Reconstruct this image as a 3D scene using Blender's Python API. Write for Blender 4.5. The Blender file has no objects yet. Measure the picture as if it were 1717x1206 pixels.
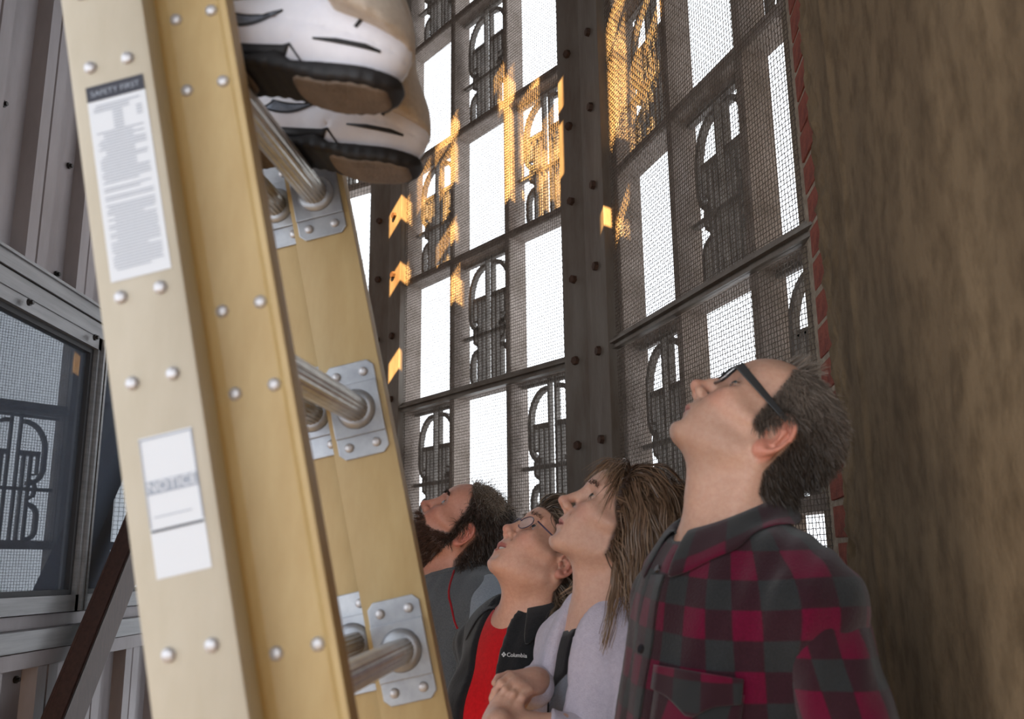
import bpy, bmesh, math, random
import numpy as np
from mathutils import Vector, Matrix

random.seed(7)
rng = np.random.default_rng(7)
C = bpy.context.scene.collection
scene = bpy.context.scene
PI = math.pi

# ------------------------------------------------------------------ camera
FPX, PITCH, ROLL, ZC = 1543.0, math.radians(13.0), math.radians(0.66), 1.5
f0 = np.array([0, math.cos(PITCH), math.sin(PITCH)])
r0 = np.array([1.0, 0, 0])
u0 = np.array([0, -math.sin(PITCH), math.cos(PITCH)])
RT = math.cos(ROLL) * r0 - math.sin(ROLL) * u0
UP = math.cos(ROLL) * u0 + math.sin(ROLL) * r0
ORG = np.array([0, 0, ZC])


def ray(x, y):
    return (x - 858.5) * RT + (603 - y) * UP + FPX * f0


def atY(x, y, Y):
    d = ray(x, y)
    return d * Y / d[1] + ORG


def atX(x, y, X):
    d = ray(x, y)
    return d * X / d[0] + ORG


def onplane(x, y, p, n):
    d = ray(x, y)
    return ORG + d * np.dot(np.asarray(p) - ORG, n) / np.dot(d, n)


cam_d = bpy.data.cameras.new('camera')
cam_d.sensor_width = 36
cam_d.lens = FPX / 1717 * 36
cam_d.clip_start = 0.02
cam_d.dof.use_dof = True
cam_d.dof.focus_distance = 2.35
cam_d.dof.aperture_fstop = 5.6
cam = bpy.data.objects.new('camera', cam_d)
cam.matrix_world = Matrix(((RT[0], UP[0], -f0[0], 0), (RT[1], UP[1], -f0[1], 0), (RT[2], UP[2], -f0[2], ZC), (0, 0, 0, 1)))
C.objects.link(cam)
scene.camera = cam

# ------------------------------------------------------------------ sky, sun, exposure
SKY = 2.6
w = bpy.data.worlds.new('sky')
scene.world = w
w.use_nodes = True
bg = w.node_tree.nodes['Background']
bg.inputs[0].default_value = (0.90, 0.945, 1.0, 1)
bg.inputs[1].default_value = SKY
SUN_DIR = np.array([0.10, 1.0, -0.80])
SUN_DIR = SUN_DIR / np.linalg.norm(SUN_DIR)
sun_d = bpy.data.lights.new('sun', 'SUN')
sun_d.energy = 46.0
sun_d.color = (1.0, 0.57, 0.19)
sun_d.angle = math.radians(0.1)
sun = bpy.data.objects.new('sun', sun_d)
sun.rotation_euler = Vector(SUN_DIR).to_track_quat('-Z', 'Y').to_euler()
C.objects.link(sun)
BACKY = -2.0
OPEN_X, OPEN_Z = (-3.9, 0.50), (0.15, 3.35)       # wide unseen opening added behind the photographer to let in skylight
SIDE_X, SIDE_Y, SIDE_Z = -4.0, (-1.9, 0.9), (0.15, 5.5)   # opening added on the left, out of view, for more skylight
for nm, sx, sz, loc, rot in (('rear_opening_portal', OPEN_X[1] - OPEN_X[0], OPEN_Z[1] - OPEN_Z[0], (sum(OPEN_X) / 2, BACKY - 0.15, sum(OPEN_Z) / 2), (PI / 2, 0, 0)),
                             ('side_opening_portal', SIDE_Y[1] - SIDE_Y[0], SIDE_Z[1] - SIDE_Z[0], (SIDE_X - 0.1, sum(SIDE_Y) / 2, sum(SIDE_Z) / 2), (PI / 2, 0, -PI / 2))):
    por_d = bpy.data.lights.new(nm, 'AREA')
    por_d.shape = 'RECTANGLE'
    por_d.size, por_d.size_y = sx, sz
    por_d.cycles.is_portal = True
    por = bpy.data.objects.new(nm, por_d)
    por.location = loc
    por.rotation_euler = rot
    C.objects.link(por)
vs = scene.view_settings
vs.view_transform = 'Standard'
vs.look = 'None'
vs.exposure = 0.2
vs.gamma = 1.0
vs.use_curve_mapping = False
scene.cycles.use_denoising = True
scene.cycles.max_bounces = 8
scene.cycles.transparent_max_bounces = 16
scene.cycles.sample_clamp_indirect = 8

# ------------------------------------------------------------------ materials


def srgb(r, g, b):
    def f(c):
        c /= 255.0
        return c / 12.92 if c <= 0.04045 else ((c + 0.055) / 1.055) ** 2.4
    return (f(r), f(g), f(b), 1.0)


def mat(name, col, rough=0.6, metal=0.0, var=None, vscale=12.0, bump=0.0, bscale=60.0, stretch=(1, 1, 1), spec=0.5, sheen=0.0, detail=5.0, attr=None, coat=0.0, sss=0.0):
    m = bpy.data.materials.new(name)
    m.use_nodes = True
    nt = m.node_tree
    N, L = nt.nodes, nt.links
    b = N['Principled BSDF']
    b.inputs['Base Color'].default_value = col
    b.inputs['Roughness'].default_value = rough
    b.inputs['Metallic'].default_value = metal
    b.inputs['Specular IOR Level'].default_value = spec
    b.inputs['Coat Weight'].default_value = coat
    if sheen:
        b.inputs['Sheen Weight'].default_value = sheen
    if sss:
        b.inputs['Subsurface Weight'].default_value = sss
        b.inputs['Subsurface Radius'].default_value = (0.012, 0.005, 0.003)
        b.inputs['Subsurface Scale'].default_value = 0.6
    tc = N.new('ShaderNodeTexCoord')
    mp = N.new('ShaderNodeMapping')
    mp.inputs['Scale'].default_value = stretch
    L.new(tc.outputs['Object'], mp.inputs[0])
    src = None
    if attr:
        a = N.new('ShaderNodeAttribute')
        a.attribute_name = attr
        src = a.outputs['Color']
    if var:
        n = N.new('ShaderNodeTexNoise')
        n.inputs['Scale'].default_value = vscale
        n.inputs['Detail'].default_value = detail
        n.inputs['Roughness'].default_value = 0.65
        L.new(mp.outputs[0], n.inputs['Vector'])
        r = N.new('ShaderNodeMapRange')
        r.inputs[1].default_value, r.inputs[2].default_value = 0.33, 0.67
        L.new(n.outputs['Fac'], r.inputs[0])
        mx = N.new('ShaderNodeMix')
        mx.data_type = 'RGBA'
        L.new(r.outputs[0], mx.inputs['Factor'])
        if src is not None:
            mx.blend_type = 'MULTIPLY'
            L.new(src, mx.inputs['A'])
        else:
            mx.inputs['A'].default_value = col
        mx.inputs['B'].default_value = var
        src = mx.outputs['Result']
    if src is not None:
        L.new(src, b.inputs['Base Color'])
    if bump:
        n2 = N.new('ShaderNodeTexNoise')
        n2.inputs['Scale'].default_value = bscale
        n2.inputs['Detail'].default_value = 4
        L.new(mp.outputs[0], n2.inputs['Vector'])
        bp = N.new('ShaderNodeBump')
        bp.inputs['Strength'].default_value = bump
        bp.inputs['Distance'].default_value = 0.01
        L.new(n2.outputs['Fac'], bp.inputs['Height'])
        L.new(bp.outputs[0], b.inputs['Normal'])
    return m


M = {}
M['lattice'] = mat('weathered_lattice', srgb(172, 160, 152), 0.85, var=srgb(128, 116, 106), vscale=9, bump=0.4, bscale=90)
M['ornament'] = mat('patinated_iron', srgb(136, 130, 124), 0.7, 0.0, var=srgb(96, 90, 84), vscale=20, bump=0.3, bscale=120)
M['wire'] = mat('rusty_wire', srgb(120, 110, 100), 0.6, 0.2, var=srgb(92, 78, 66), vscale=40)
M['steel'] = mat('old_steel', srgb(128, 122, 114), 0.55, 0.2, var=srgb(98, 84, 72), vscale=7, stretch=(1, 1, 0.25), bump=0.15, bscale=60)
M['bolt'] = mat('rusty_bolt', srgb(92, 66, 52), 0.7, 0.3, var=srgb(60, 44, 36), vscale=60)
M['brick'] = mat('red_brick', srgb(158, 84, 66), 0.9, var=srgb(116, 58, 48), vscale=30, bump=0.5, bscale=140)
M['mortar'] = mat('mortar', srgb(178, 164, 146), 0.95, var=srgb(140, 126, 110), vscale=40, bump=0.5, bscale=150)
M['floor'] = mat('concrete_floor', srgb(66, 64, 62), 0.9, var=srgb(52, 50, 48), vscale=4, bump=0.2)
M['ceiling'] = mat('ceiling_boards', srgb(96, 88, 80), 0.9, var=srgb(70, 64, 58), vscale=5)
M['panel'] = mat('grey_metal_panel', srgb(140, 133, 136), 0.42, 0.35, var=srgb(122, 115, 117), vscale=6, stretch=(1, 1, 0.3), bump=0.04)
M['alu'] = mat('aluminium_frame', srgb(138, 138, 140), 0.38, 0.6, var=srgb(116, 116, 118), vscale=15, stretch=(1, 0.2, 4))
M['gasket'] = mat('black_gasket', srgb(40, 40, 44), 0.6)
M['screw'] = mat('black_screw', srgb(50, 48, 48), 0.4, 0.5)
M['brown'] = mat('brown_painted_beam', srgb(78, 55, 48), 0.5, 0.0, var=srgb(62, 43, 38), vscale=25, stretch=(4, 4, 0.6), bump=0.1, bscale=200)
M['fibre_pale'] = mat('pale_fibreglass', srgb(180, 173, 157), 0.5, var=srgb(171, 163, 145), vscale=30, stretch=(1, 1, 0.25))
M['fibre'] = mat('yellow_fibreglass', srgb(180, 158, 112), 0.5, var=srgb(168, 143, 95), vscale=26, stretch=(1, 1, 0.25))
M['rivet'] = mat('rivet_aluminium', srgb(190, 190, 194), 0.42, 0.5)
M['galv'] = mat('galvanised_plate', srgb(172, 176, 182), 0.4, 0.6, var=srgb(146, 150, 158), vscale=30)
M['rung'] = mat('ribbed_aluminium', srgb(206, 204, 198), 0.32, 0.8, var=srgb(180, 176, 170), vscale=30)
M['paper'] = mat('white_sticker', srgb(206, 211, 218), 0.5)
M['ink'] = mat('black_ink', srgb(44, 46, 58), 0.6)
M['ink_grey'] = mat('grey_ink', srgb(150, 158, 172), 0.6)
M['white_print'] = mat('white_print', srgb(235, 235, 238), 0.6)


def glass_mat():
    m = bpy.data.materials.new('window_glass')
    m.use_nodes = True
    nt = m.node_tree
    N, L = nt.nodes, nt.links
    for n in list(N):
        N.remove(n)
    out = N.new('ShaderNodeOutputMaterial')
    t = N.new('ShaderNodeBsdfTransparent')
    t.inputs[0].default_value = (0.8, 0.84, 0.88, 1)
    g = N.new('ShaderNodeBsdfGlossy')
    g.inputs['Roughness'].default_value = 0.0
    g.inputs[0].default_value = (0.9, 0.95, 1.0, 1)
    fr = N.new('ShaderNodeFresnel')
    fr.inputs[0].default_value = 1.75
    mx = N.new('ShaderNodeMixShader')
    L.new(fr.outputs[0], mx.inputs[0])
    L.new(t.outputs[0], mx.inputs[1])
    L.new(g.outputs[0], mx.inputs[2])
    df = N.new('ShaderNodeBsdfDiffuse')
    df.inputs[0].default_value = srgb(150, 158, 172)
    m2 = N.new('ShaderNodeMixShader')
    m2.inputs[0].default_value = 0.16            # haze on the pane, put in as diffuse colour
    L.new(mx.outputs[0], m2.inputs[1])
    L.new(df.outputs[0], m2.inputs[2])
    L.new(m2.outputs[0], out.inputs[0])
    return m


M['glass'] = glass_mat()
M['blind'] = mat('grey_room_behind_glass', srgb(120, 128, 142), 0.9, var=srgb(96, 102, 116), vscale=3)

# ------------------------------------------------------------------ object helpers


def link(name, me, material, parent=None):
    o = bpy.data.objects.new(name, me)
    if material is not None and len(me.materials) == 0:
        me.materials.append(M[material] if isinstance(material, str) else material)
    C.objects.link(o)
    if parent is not None:
        o.parent = parent
    return o


def empty(name, loc=(0, 0, 0)):
    o = bpy.data.objects.new(name, None)
    o.location = loc
    o.empty_display_size = 0.1
    C.objects.link(o)
    return o


def tag(o, label=None, cat=None, group=None, kind=None):
    if label:
        o['label'] = label
    if cat:
        o['category'] = cat
    if group:
        o['group'] = group
    if kind:
        o['kind'] = kind
    return o


def rawmesh(name, verts, faces, smooth=False):
    """verts (n,3); faces either list or (m,k) int array"""
    me = bpy.data.meshes.new(name)
    verts = np.asarray(verts, dtype=np.float32)
    if isinstance(faces, np.ndarray):
        k = faces.shape[1]
        me.vertices.add(len(verts))
        me.vertices.foreach_set('co', verts.ravel())
        me.loops.add(faces.size)
        me.loops.foreach_set('vertex_index', faces.astype(np.int32).ravel())
        me.polygons.add(len(faces))
        me.polygons.foreach_set('loop_start', np.arange(0, faces.size, k, dtype=np.int32))
        me.polygons.foreach_set('loop_total', np.full(len(faces), k, dtype=np.int32))
        me.update(calc_edges=True)
    else:
        me.from_pydata([tuple(v) for v in verts], [], [tuple(f) for f in faces])
        me.update()
    if smooth:
        me.polygons.foreach_set('use_smooth', np.ones(len(me.polygons), dtype=bool))
    return me


def frame(a, b, c, o=(0, 0, 0)):
    """4x4 from three axes and an origin"""
    return Matrix(((a[0], b[0], c[0], o[0]), (a[1], b[1], c[1], o[1]), (a[2], b[2], c[2], o[2]), (0, 0, 0, 1)))


class MB:
    """collects boxes, prisms and tubes into one mesh"""

    def __init__(self):
        self.v, self.f = [], []

    def add(self, verts, faces):
        n = len(self.v)
        self.v += [tuple(v) for v in verts]
        self.f += [tuple(n + i for i in q) for q in faces]
        return self

    def box(self, lo, hi, X=None):
        (a, b, c), (d, e, g) = lo, hi
        vs = [(a, b, c), (d, b, c), (d, e, c), (a, e, c), (a, b, g), (d, b, g), (d, e, g), (a, e, g)]
        if X is not None:
            vs = [tuple(X @ Vector(v)) for v in vs]
        return self.add(vs, [(0, 3, 2, 1), (4, 5, 6, 7), (0, 1, 5, 4), (1, 2, 6, 5), (2, 3, 7, 6), (3, 0, 4, 7)])

    def prism(self, poly, d0, d1, X=None, ax=(0, 2, 1)):
        """poly 2-D outline extruded d0..d1; ax tells where (u, v, depth) go"""
        vs = []
        for d in (d0, d1):
            for (u, v) in poly:
                p = [0, 0, 0]
                p[ax[0]], p[ax[1]], p[ax[2]] = u, v, d
                vs.append(tuple(X @ Vector(p)) if X is not None else tuple(p))
        n = len(poly)
        fs = [tuple(range(n)), tuple(range(2 * n - 1, n - 1, -1))]
        fs += [(i, i + n, (i + 1) % n + n, (i + 1) % n) for i in range(n)]
        return self.add(vs, fs)

    def tube(self, pts, r, n=10, cap=True, flat=1.0, upv=(0, 0, 1)):
        pts = [Vector(p) for p in pts]
        rs = r if hasattr(r, '__len__') else [r] * len(pts)
        base = len(self.v)
        for i, p in enumerate(pts):
            t = (pts[min(i + 1, len(pts) - 1)] - pts[max(i - 1, 0)]).normalized()
            a = t.cross(Vector(upv))
            if a.length < 1e-4:
                a = t.cross(Vector((1, 0, 0)))
            a.normalize()
            b = a.cross(t)
            for k in range(n):
                th = 2 * PI * k / n
                self.v.append(tuple(p + a * math.cos(th) * rs[i] * flat + b * math.sin(th) * rs[i]))
        for i in range(len(pts) - 1):
            for k in range(n):
                q, q2 = base + i * n + k, base + i * n + (k + 1) % n
                self.f.append((q, q2, q2 + n, q + n))
        if cap:
            self.f.append(tuple(base + k for k in range(n))[::-1])
            self.f.append(tuple(base + (len(pts) - 1) * n + k for k in range(n)))
        return self

    def build(self, name, material, parent=None, smooth=False, bevel=0.0):
        me = rawmesh(name, self.v, self.f, smooth)
        bm = bmesh.new()
        bm.from_mesh(me)
        bmesh.ops.recalc_face_normals(bm, faces=bm.faces)
        if bevel:
            bmesh.ops.bevel(bm, geom=[e for e in bm.edges if e.calc_face_angle(0) > 0.6], offset=bevel, segments=2, affect='EDGES', profile=0.6)
        bm.to_mesh(me)
        bm.free()
        return link(name, me, material, parent)


def autosmooth(o, ang=40):
    me = o.data
    me.polygons.foreach_set('use_smooth', np.ones(len(me.polygons), dtype=bool))
    bm = bmesh.new()
    bm.from_mesh(me)
    for e in bm.edges:
        e.smooth = e.calc_face_angle(0) < math.radians(ang)
    bm.to_mesh(me)
    bm.free()
    return o


# ================================================================== THE SETTING
CEIL = 9.2
SHEDX = -1.3
A_L, A_R, A_F = math.radians(-37.9), math.radians(-17.5), math.radians(-58.3)


def az(a):
    return np.array([math.sin(a), math.cos(a), 0.0])


PM = atY(997, 500, 3.2)
PM[2] = 0
dL, dR, dF = az(A_L), az(A_R), az(A_F)
nL, nR, nF = [np.array([-d[1], d[0], 0.0]) * -1 for d in (dL, dR, dF)]   # point to the room (towards the camera side)
nL, nR, nF = [n if n[1] < 0 else -n for n in (nL, nR, nF)]
LL = 1.43
PL = PM + dL * LL                       # corner post on the left

o = MB().box((-4.1, -3, -0.1), (3, 7, 0)).build('floor', 'floor')
tag(o, kind='structure', label='grey concrete floor of the tower room')
o = MB().box((-4.1, -3, CEIL), (3, 7, CEIL + 0.1)).build('ceiling', 'ceiling')
tag(o, kind='structure', label='dark boarded ceiling high above the room')

# ------------------------------------------------------------------ iron grilles
ROWS = [0.42 + 0.6105 * k for k in range(8)]           # 0.42 ... 4.69
CW, CHT = 0.375, 0.575
ZB = ROWS[3]                                            # the heavy transom at 2.25


def ornament_mesh():
    mb = MB()
    D0, D1, TH = 0.056, 0.078, 0.0100

    def strip(pts, th=TH):
        pts = [np.array(p, float) for p in pts]
        L_, R_ = [], []
        for i, p in enumerate(pts):
            t = pts[min(i + 1, len(pts) - 1)] - pts[max(i - 1, 0)]
            t /= np.linalg.norm(t)
            n = np.array([-t[1], t[0]]) * th / 2
            L_.append(p + n)
            R_.append(p - n)
        n = len(pts)
        vs = [(q[0], d, q[1]) for d in (D0, D1) for q in L_ + R_]
        fs = []
        for i in range(n - 1):
            a, b, c, d = i, i + 1, n + i + 1, n + i
            fs += [(a, b, c, d), (a + 2 * n, d + 2 * n, c + 2 * n, b + 2 * n), (a, a + 2 * n, b + 2 * n, b), (d, c, c + 2 * n, d + 2 * n)]
        fs += [(0, n, 3 * n, 2 * n), (n - 1, 3 * n - 1, 4 * n - 1, 2 * n - 1)]
        mb.add(vs, fs)

    def arc(cx, cy, rx, ry, a0, a1, n=7):
        return [(cx + rx * math.cos(math.radians(a0 + (a1 - a0) * k / n)), cy + ry * math.sin(math.radians(a0 + (a1 - a0) * k / n))) for k in range(n + 1)]
    hw, hh = CW / 2, CHT / 2
    for s in (-1, 1):
        m = lambda ps: [(s * x, y) for x, y in ps]
        strip(m([(0.021, hh), (0.021, -hh)]))                                         # centre pair
        strip(m(arc(0.035, 0.125, 0.105, 0.125, 92, 0) + [(0.14, 0.05)] + arc(0.075, 0.04, 0.065, 0.07, -5, -95)), 0.018)   # big C
        strip(m([(0.021, 0.105), (0.118, 0.105)]), 0.02)
        strip(m([(0.112, 0.105), (0.112, 0.01), (0.08, 0.01)]))
        for x in (0.05, 0.08):
            strip(m([(x, 0.105), (x, -hh)]))
        strip(m([(0.0, -0.055), (hw, -0.055)]), 0.014)
        strip(m([(0.08, -0.015), (0.106, -0.03), (0.112, -0.055), (0.106, -0.085), (0.08, -0.10)]), 0.014)
        strip(m(arc(0.085, -0.175, 0.045, 0.05, 100, 0) + [(0.13, -0.235)] + arc(0.09, -0.235, 0.04, 0.045, -5, -100)), 0.018)  # small c
        strip(m([(0.0, hh - 0.012), (hw, hh - 0.012)]), 0.012)
    me = rawmesh('ornament', mb.v, mb.f)
    bm = bmesh.new()
    bm.from_mesh(me)
    bmesh.ops.recalc_face_normals(bm, faces=bm.faces)
    bm.to_mesh(me)
    bm.free()
    me.materials.append(M['ornament'])
    return me


ORN = ornament_mesh()


def wires(t0, t1, z0, z1, X, pitch=0.0127, rad=0.0013, dep=-0.004):
    """woven wire cloth: crimped wires, three-sided"""
    nt_, nz = int((t1 - t0) / pitch), int((z1 - z0) / pitch)
    V, Fc = [], []

    def lay(nw, ns, vertical):
        i = np.arange(nw + 1)[:, None]
        j = np.arange(ns + 1)[None, :]
        par = np.where((i + j) % 2 == 0, 1.0, -1.0) * 0.0011 * (1 if vertical else -1)
        a = i * pitch + 0.0007 * np.sin(j * PI + i) + 0.0005 * np.sin(j * 0.21 + i * 1.7)
        b = j * pitch + 0 * i
        if vertical:
            P = np.stack([t0 + a, dep + par, z0 + b], -1)
            offs = [(rad, 0, 0), (-rad * .5, rad * .87, 0), (-rad * .5, -rad * .87, 0)]
        else:
            P = np.stack([t0 + b, dep + par, z0 + a], -1)
            offs = [(0, 0, rad), (0, rad * .87, -rad * .5), (0, -rad * .87, -rad * .5)]
        Q = np.stack([P + np.array(o_) for o_ in offs], 2)          # nw,ns,3,3
        nv = Q.shape[0] * Q.shape[1] * 3
        idx = np.arange(nv).reshape(Q.shape[0], Q.shape[1], 3)
        A, B = idx[:, :-1], idx[:, 1:]
        f = np.stack([A, np.roll(A, -1, 2), np.roll(B, -1, 2), B], -1).reshape(-1, 4)
        return Q.reshape(-1, 3), f
    v1, f1 = lay(nt_, nz, True)
    v2, f2 = lay(nz, nt_, False)
    v = np.concatenate([v1, v2])
    f = np.concatenate([f1, f2 + len(v1)])
    R = np.array(X)
    v = v @ R[:3, :3].T + R[:3, 3]
    return v, f


def grille(P, d, out, t_edges, parity, label, wire_z0, mesh_pitch=0.0127):
    X = frame(d, out, (0, 0, 1), P)
    Xo = frame(-d, out, (0, 0, 1), (0, 0, 0))
    g = empty('iron_grille', (P + d * (t_edges[0] + t_edges[-1]) / 2 + out * 0.06))
    tag(g, label, 'grille', 'iron grilles around the tower')
    Li = Matrix.Translation(g.location).inverted()
    for t in t_edges:
        MB().box((t - 0.017, 0.004, ROWS[0]), (t + 0.017, 0.088, ROWS[-1]), Li @ X).build('lattice_upright', 'lattice', g)
    for z in ROWS:
        MB().box((t_edges[0], 0.006, z - 0.018), (t_edges[-1], 0.086, z + 0.018), Li @ X).build('lattice_crossbar', 'lattice', g)
    for r in range(7):
        for c in range(3):
            if (r + c + parity) % 2 == 0:
                p = P + d * (t_edges[c] + t_edges[c + 1]) / 2 + np.array([0, 0, (ROWS[r] + ROWS[r + 1]) / 2])
                o = bpy.data.objects.new('ornament', ORN)
                C.objects.link(o)
                o.parent = g
                o.matrix_local = Li @ Matrix.Translation(Vector(p)) @ Xo
    a, b = t_edges[0] - 0.035, t_edges[-1] + 0.01
    # angle-iron transom carrying the mesh panels
    mb = MB().box((a, -0.012, ZB - 0.022), (b, 0.004, ZB + 0.022), Li @ X)
    mb.box((a, -0.03, ZB - 0.004), (b, -0.01, ZB + 0.004), Li @ X)
    mb.box((a, -0.02, ZB - 0.022), (b, -0.01, ZB - 0.012), Li @ X)
    mb.build('transom', 'steel', g)
    for (z0, z1) in ((wire_z0, ZB - 0.02), (ZB + 0.02, ROWS[-1])):
        v, f = wires(a, b, z0, z1, Li @ X, mesh_pitch)
        o = link('wire_mesh', rawmesh('wire_mesh', v, f), 'wire', g)
        o['kind'] = 'stuff'
        MB().box((a, -0.007, z0 - 0.004), (b, 0.0, z0 + 0.004), Li @ X).build('mesh_edge', 'steel', g)
    # solid masonry under and over the openings
    return g


outL, outR, outF = -nL, -nR, -nF
tl = [0.115, 0.52, 0.925, 1.33]
tr = [0.215, 0.62, 1.025, 1.43]
grille(PM, dL, outL, tl, 0, 'iron grille of square-lettered ornaments behind wire mesh, between the two steel posts', 1.0)
grille(PM, -dR, outR, tr, 0, 'iron grille behind wire mesh between the steel post and the brick edge', 1.0)
grille(PL, dF, outF, tl, 1, 'far iron grille glimpsed in the gap behind the ladder', 1.4, 0.021)
for nm, P, d, out, t in (('trim_1', PM, dL, outL, 1.43), ('trim_2', PM, -dR, outR, 1.6), ('trim_3', PL, dF, outF, 1.6)):
    mb = MB()
    X = frame(d, out, (0, 0, 1), P)
    mb.box((0, 0.0, 0), (t, 0.14, ROWS[0]), X).box((0, 0.0, ROWS[-1]), (t, 0.14, CEIL), X)
    o = mb.build(nm, 'lattice')
    tag(o, kind='structure', label='weathered masonry band below and above the grille')


def hexbolt(name, p, out_n, parent, Li, r=0.017, h=0.014):
    n = Vector(out_n)
    a = n.cross(Vector((0, 0, 1))).normalized()
    b = n.cross(a)
    ph = random.random()
    mb = MB()
    poly = [(r * math.cos(ph + k * PI / 3), r * math.sin(ph + k * PI / 3)) for k in range(6)]
    q = Li @ Vector(p)
    mb.add([q + a * x + b * y for x, y in poly] + [q + n * h + a * x * .9 + b * y * .9 for x, y in poly],
           [tuple(range(6)), tuple(range(6, 12))] + [(i, (i + 1) % 6, (i + 1) % 6 + 6, i + 6) for i in range(6)])
    return mb.build(name, 'bolt', parent)


def post(P, da, wa, na, db, wb, nb, label, z_off, ta, tb):
    g = empty('steel_post', P)
    tag(g, label, 'post', 'bolted steel posts between the grilles')
    Li = Matrix.Translation(g.location).inverted()
    for (d, wd, n) in ((da, wa, na), (db, wb, nb)):
        X = Li @ frame(d, -n, (0, 0, 1), P)
        MB().box((0.0015, -0.034, 0), (wd, 0.02, CEIL), X).build('plate', 'steel', g, bevel=0.002)
    mb = MB().box((-0.03, 0.0, 0), (0.03, 0.12, CEIL), Li @ frame(da, -na, (0, 0, 1), P))
    mb.build('web', 'steel', g)
    for k in range(16):
        z = z_off + 0.307 * k
        hexbolt('bolt', P + da * ta + na * 0.034 + np.array([0, 0, z]), na, g, Li)
        hexbolt('bolt', P + db * tb + nb * 0.034 + np.array([0, 0, z]), nb, g, Li)
    return g


post(PM, dL, 0.135, nL, -dR, 0.185, nR, 'bolted steel post standing between the two large grilles', 0.09, 0.07, 0.11)
post(PL, dF, 0.135, nF, -dL, 0.115, nL, 'bolted steel post partly hidden by the ladder, with sun spots', 0.15, 0.07, 0.055)

# ------------------------------------------------------------------ right wall with its brick edge
BR0 = np.array([0.668, 1.955, 0.0])
dB = np.array([-0.096, -0.995, 0.0])
dB /= np.linalg.norm(dB)
nB = np.array([-dB[1], dB[0], 0.0])
nB = nB if nB[0] < 0 else -nB
P2 = BR0 + dB * 0.118                    # where the plaster starts
wr = empty('wall_right', (P2[0], P2[1], 0))
tag(wr, kind='structure', label='stained brown plaster wall with a red brick edge')
Li = Matrix.Translation(wr.location).inverted()
XB = Li @ frame(dB, -nB, (0, 0, 1), BR0)
MB().box((-0.1, 0.006, 0), (0.16, 0.3, CEIL), XB).build('mortar_bed', 'mortar', wr)
bm_ = []
for k in range(6):
    mb = MB()
    j = [random.uniform(-0.0025, 0.0025) for _ in range(8)]
    mb.box((0.0 + j[0], 0.0 + abs(j[1]), 0.0), (0.1185, 0.08, 0.064 + j[2]))
    ob = mb.build('brick', 'brick', wr, bevel=0.003)
    bm_.append(ob.data)
    bpy.data.objects.remove(ob)
z = 0.95
k = 0
while z < 3.6:
    o = bpy.data.objects.new('brick', random.choice(bm_))
    C.objects.link(o)
    o.parent = wr
    o.matrix_local = XB @ Matrix.Translation((random.uniform(-0.003, 0.003), random.uniform(-0.002, 0.003), z)) @ Matrix.Rotation(random.uniform(-.02, .02), 4, 'Y')
    z += 0.0765
    k += 1
# plaster: a real undulating surface with an irregular arris, returning to the back wall
nu, nz_ = 190, 260
LEN = 2.5
U = np.linspace(0, 1, nu)[:, None] * np.ones((1, nz_))
Z = np.linspace(0, 1, nz_)[None, :] * np.ones((nu, 1)) * 4.2


def vnoise(a, b, s, seed):
    g = np.random.default_rng(seed).random((64, 64))
    a, b = a * s, b * s
    i, j = np.floor(a).astype(int), np.floor(b).astype(int)
    fa, fb = a - i, b - j
    fa, fb = fa * fa * (3 - 2 * fa), fb * fb * (3 - 2 * fb)
    q = lambda x, y: g[x % 64, y % 64]
    return (q(i, j) * (1 - fa) + q(i + 1, j) * fa) * (1 - fb) + (q(i, j + 1) * (1 - fa) + q(i + 1, j + 1) * fa) * fb - 0.5


S = U ** 2.0 * LEN
dep = 0.010 * vnoise(S, Z, 5, 1) + 0.0022 * vnoise(S, Z * 0.3, 22, 2)
rough = np.clip((0.16 - S) / 0.10, 0, 1)
dep += rough * (0.014 * vnoise(S, Z, 38, 3) + 0.010 * vnoise(S, Z, 75, 4))
dep += 0.012 * np.exp(-((S - 0.21 - 0.01 * vnoise(Z, Z, 3, 9)) / 0.012) ** 2) * 0.5      # trowel ridge
dep -= 0.03 * np.clip(1 - S / 0.012, 0, 1)
dep += 0.006
S2 = S + (S < 0.01) * (0.012 * vnoise(Z, Z, 16, 5))
Vw = P2[None, None, :2] + S2[..., None] * dB[:2] + dep[..., None] * nB[:2]
Vw = np.concatenate([Vw, Z[..., None]], -1).reshape(-1, 3) - np.array([wr.location[0], wr.location[1], 0])
idx = np.arange(nu * nz_).reshape(nu, nz_)
Fw = np.stack([idx[:-1, :-1], idx[1:, :-1], idx[1:, 1:], idx[:-1, 1:]], -1).reshape(-1, 4)
me = rawmesh('plaster', Vw, Fw, True)


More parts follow.
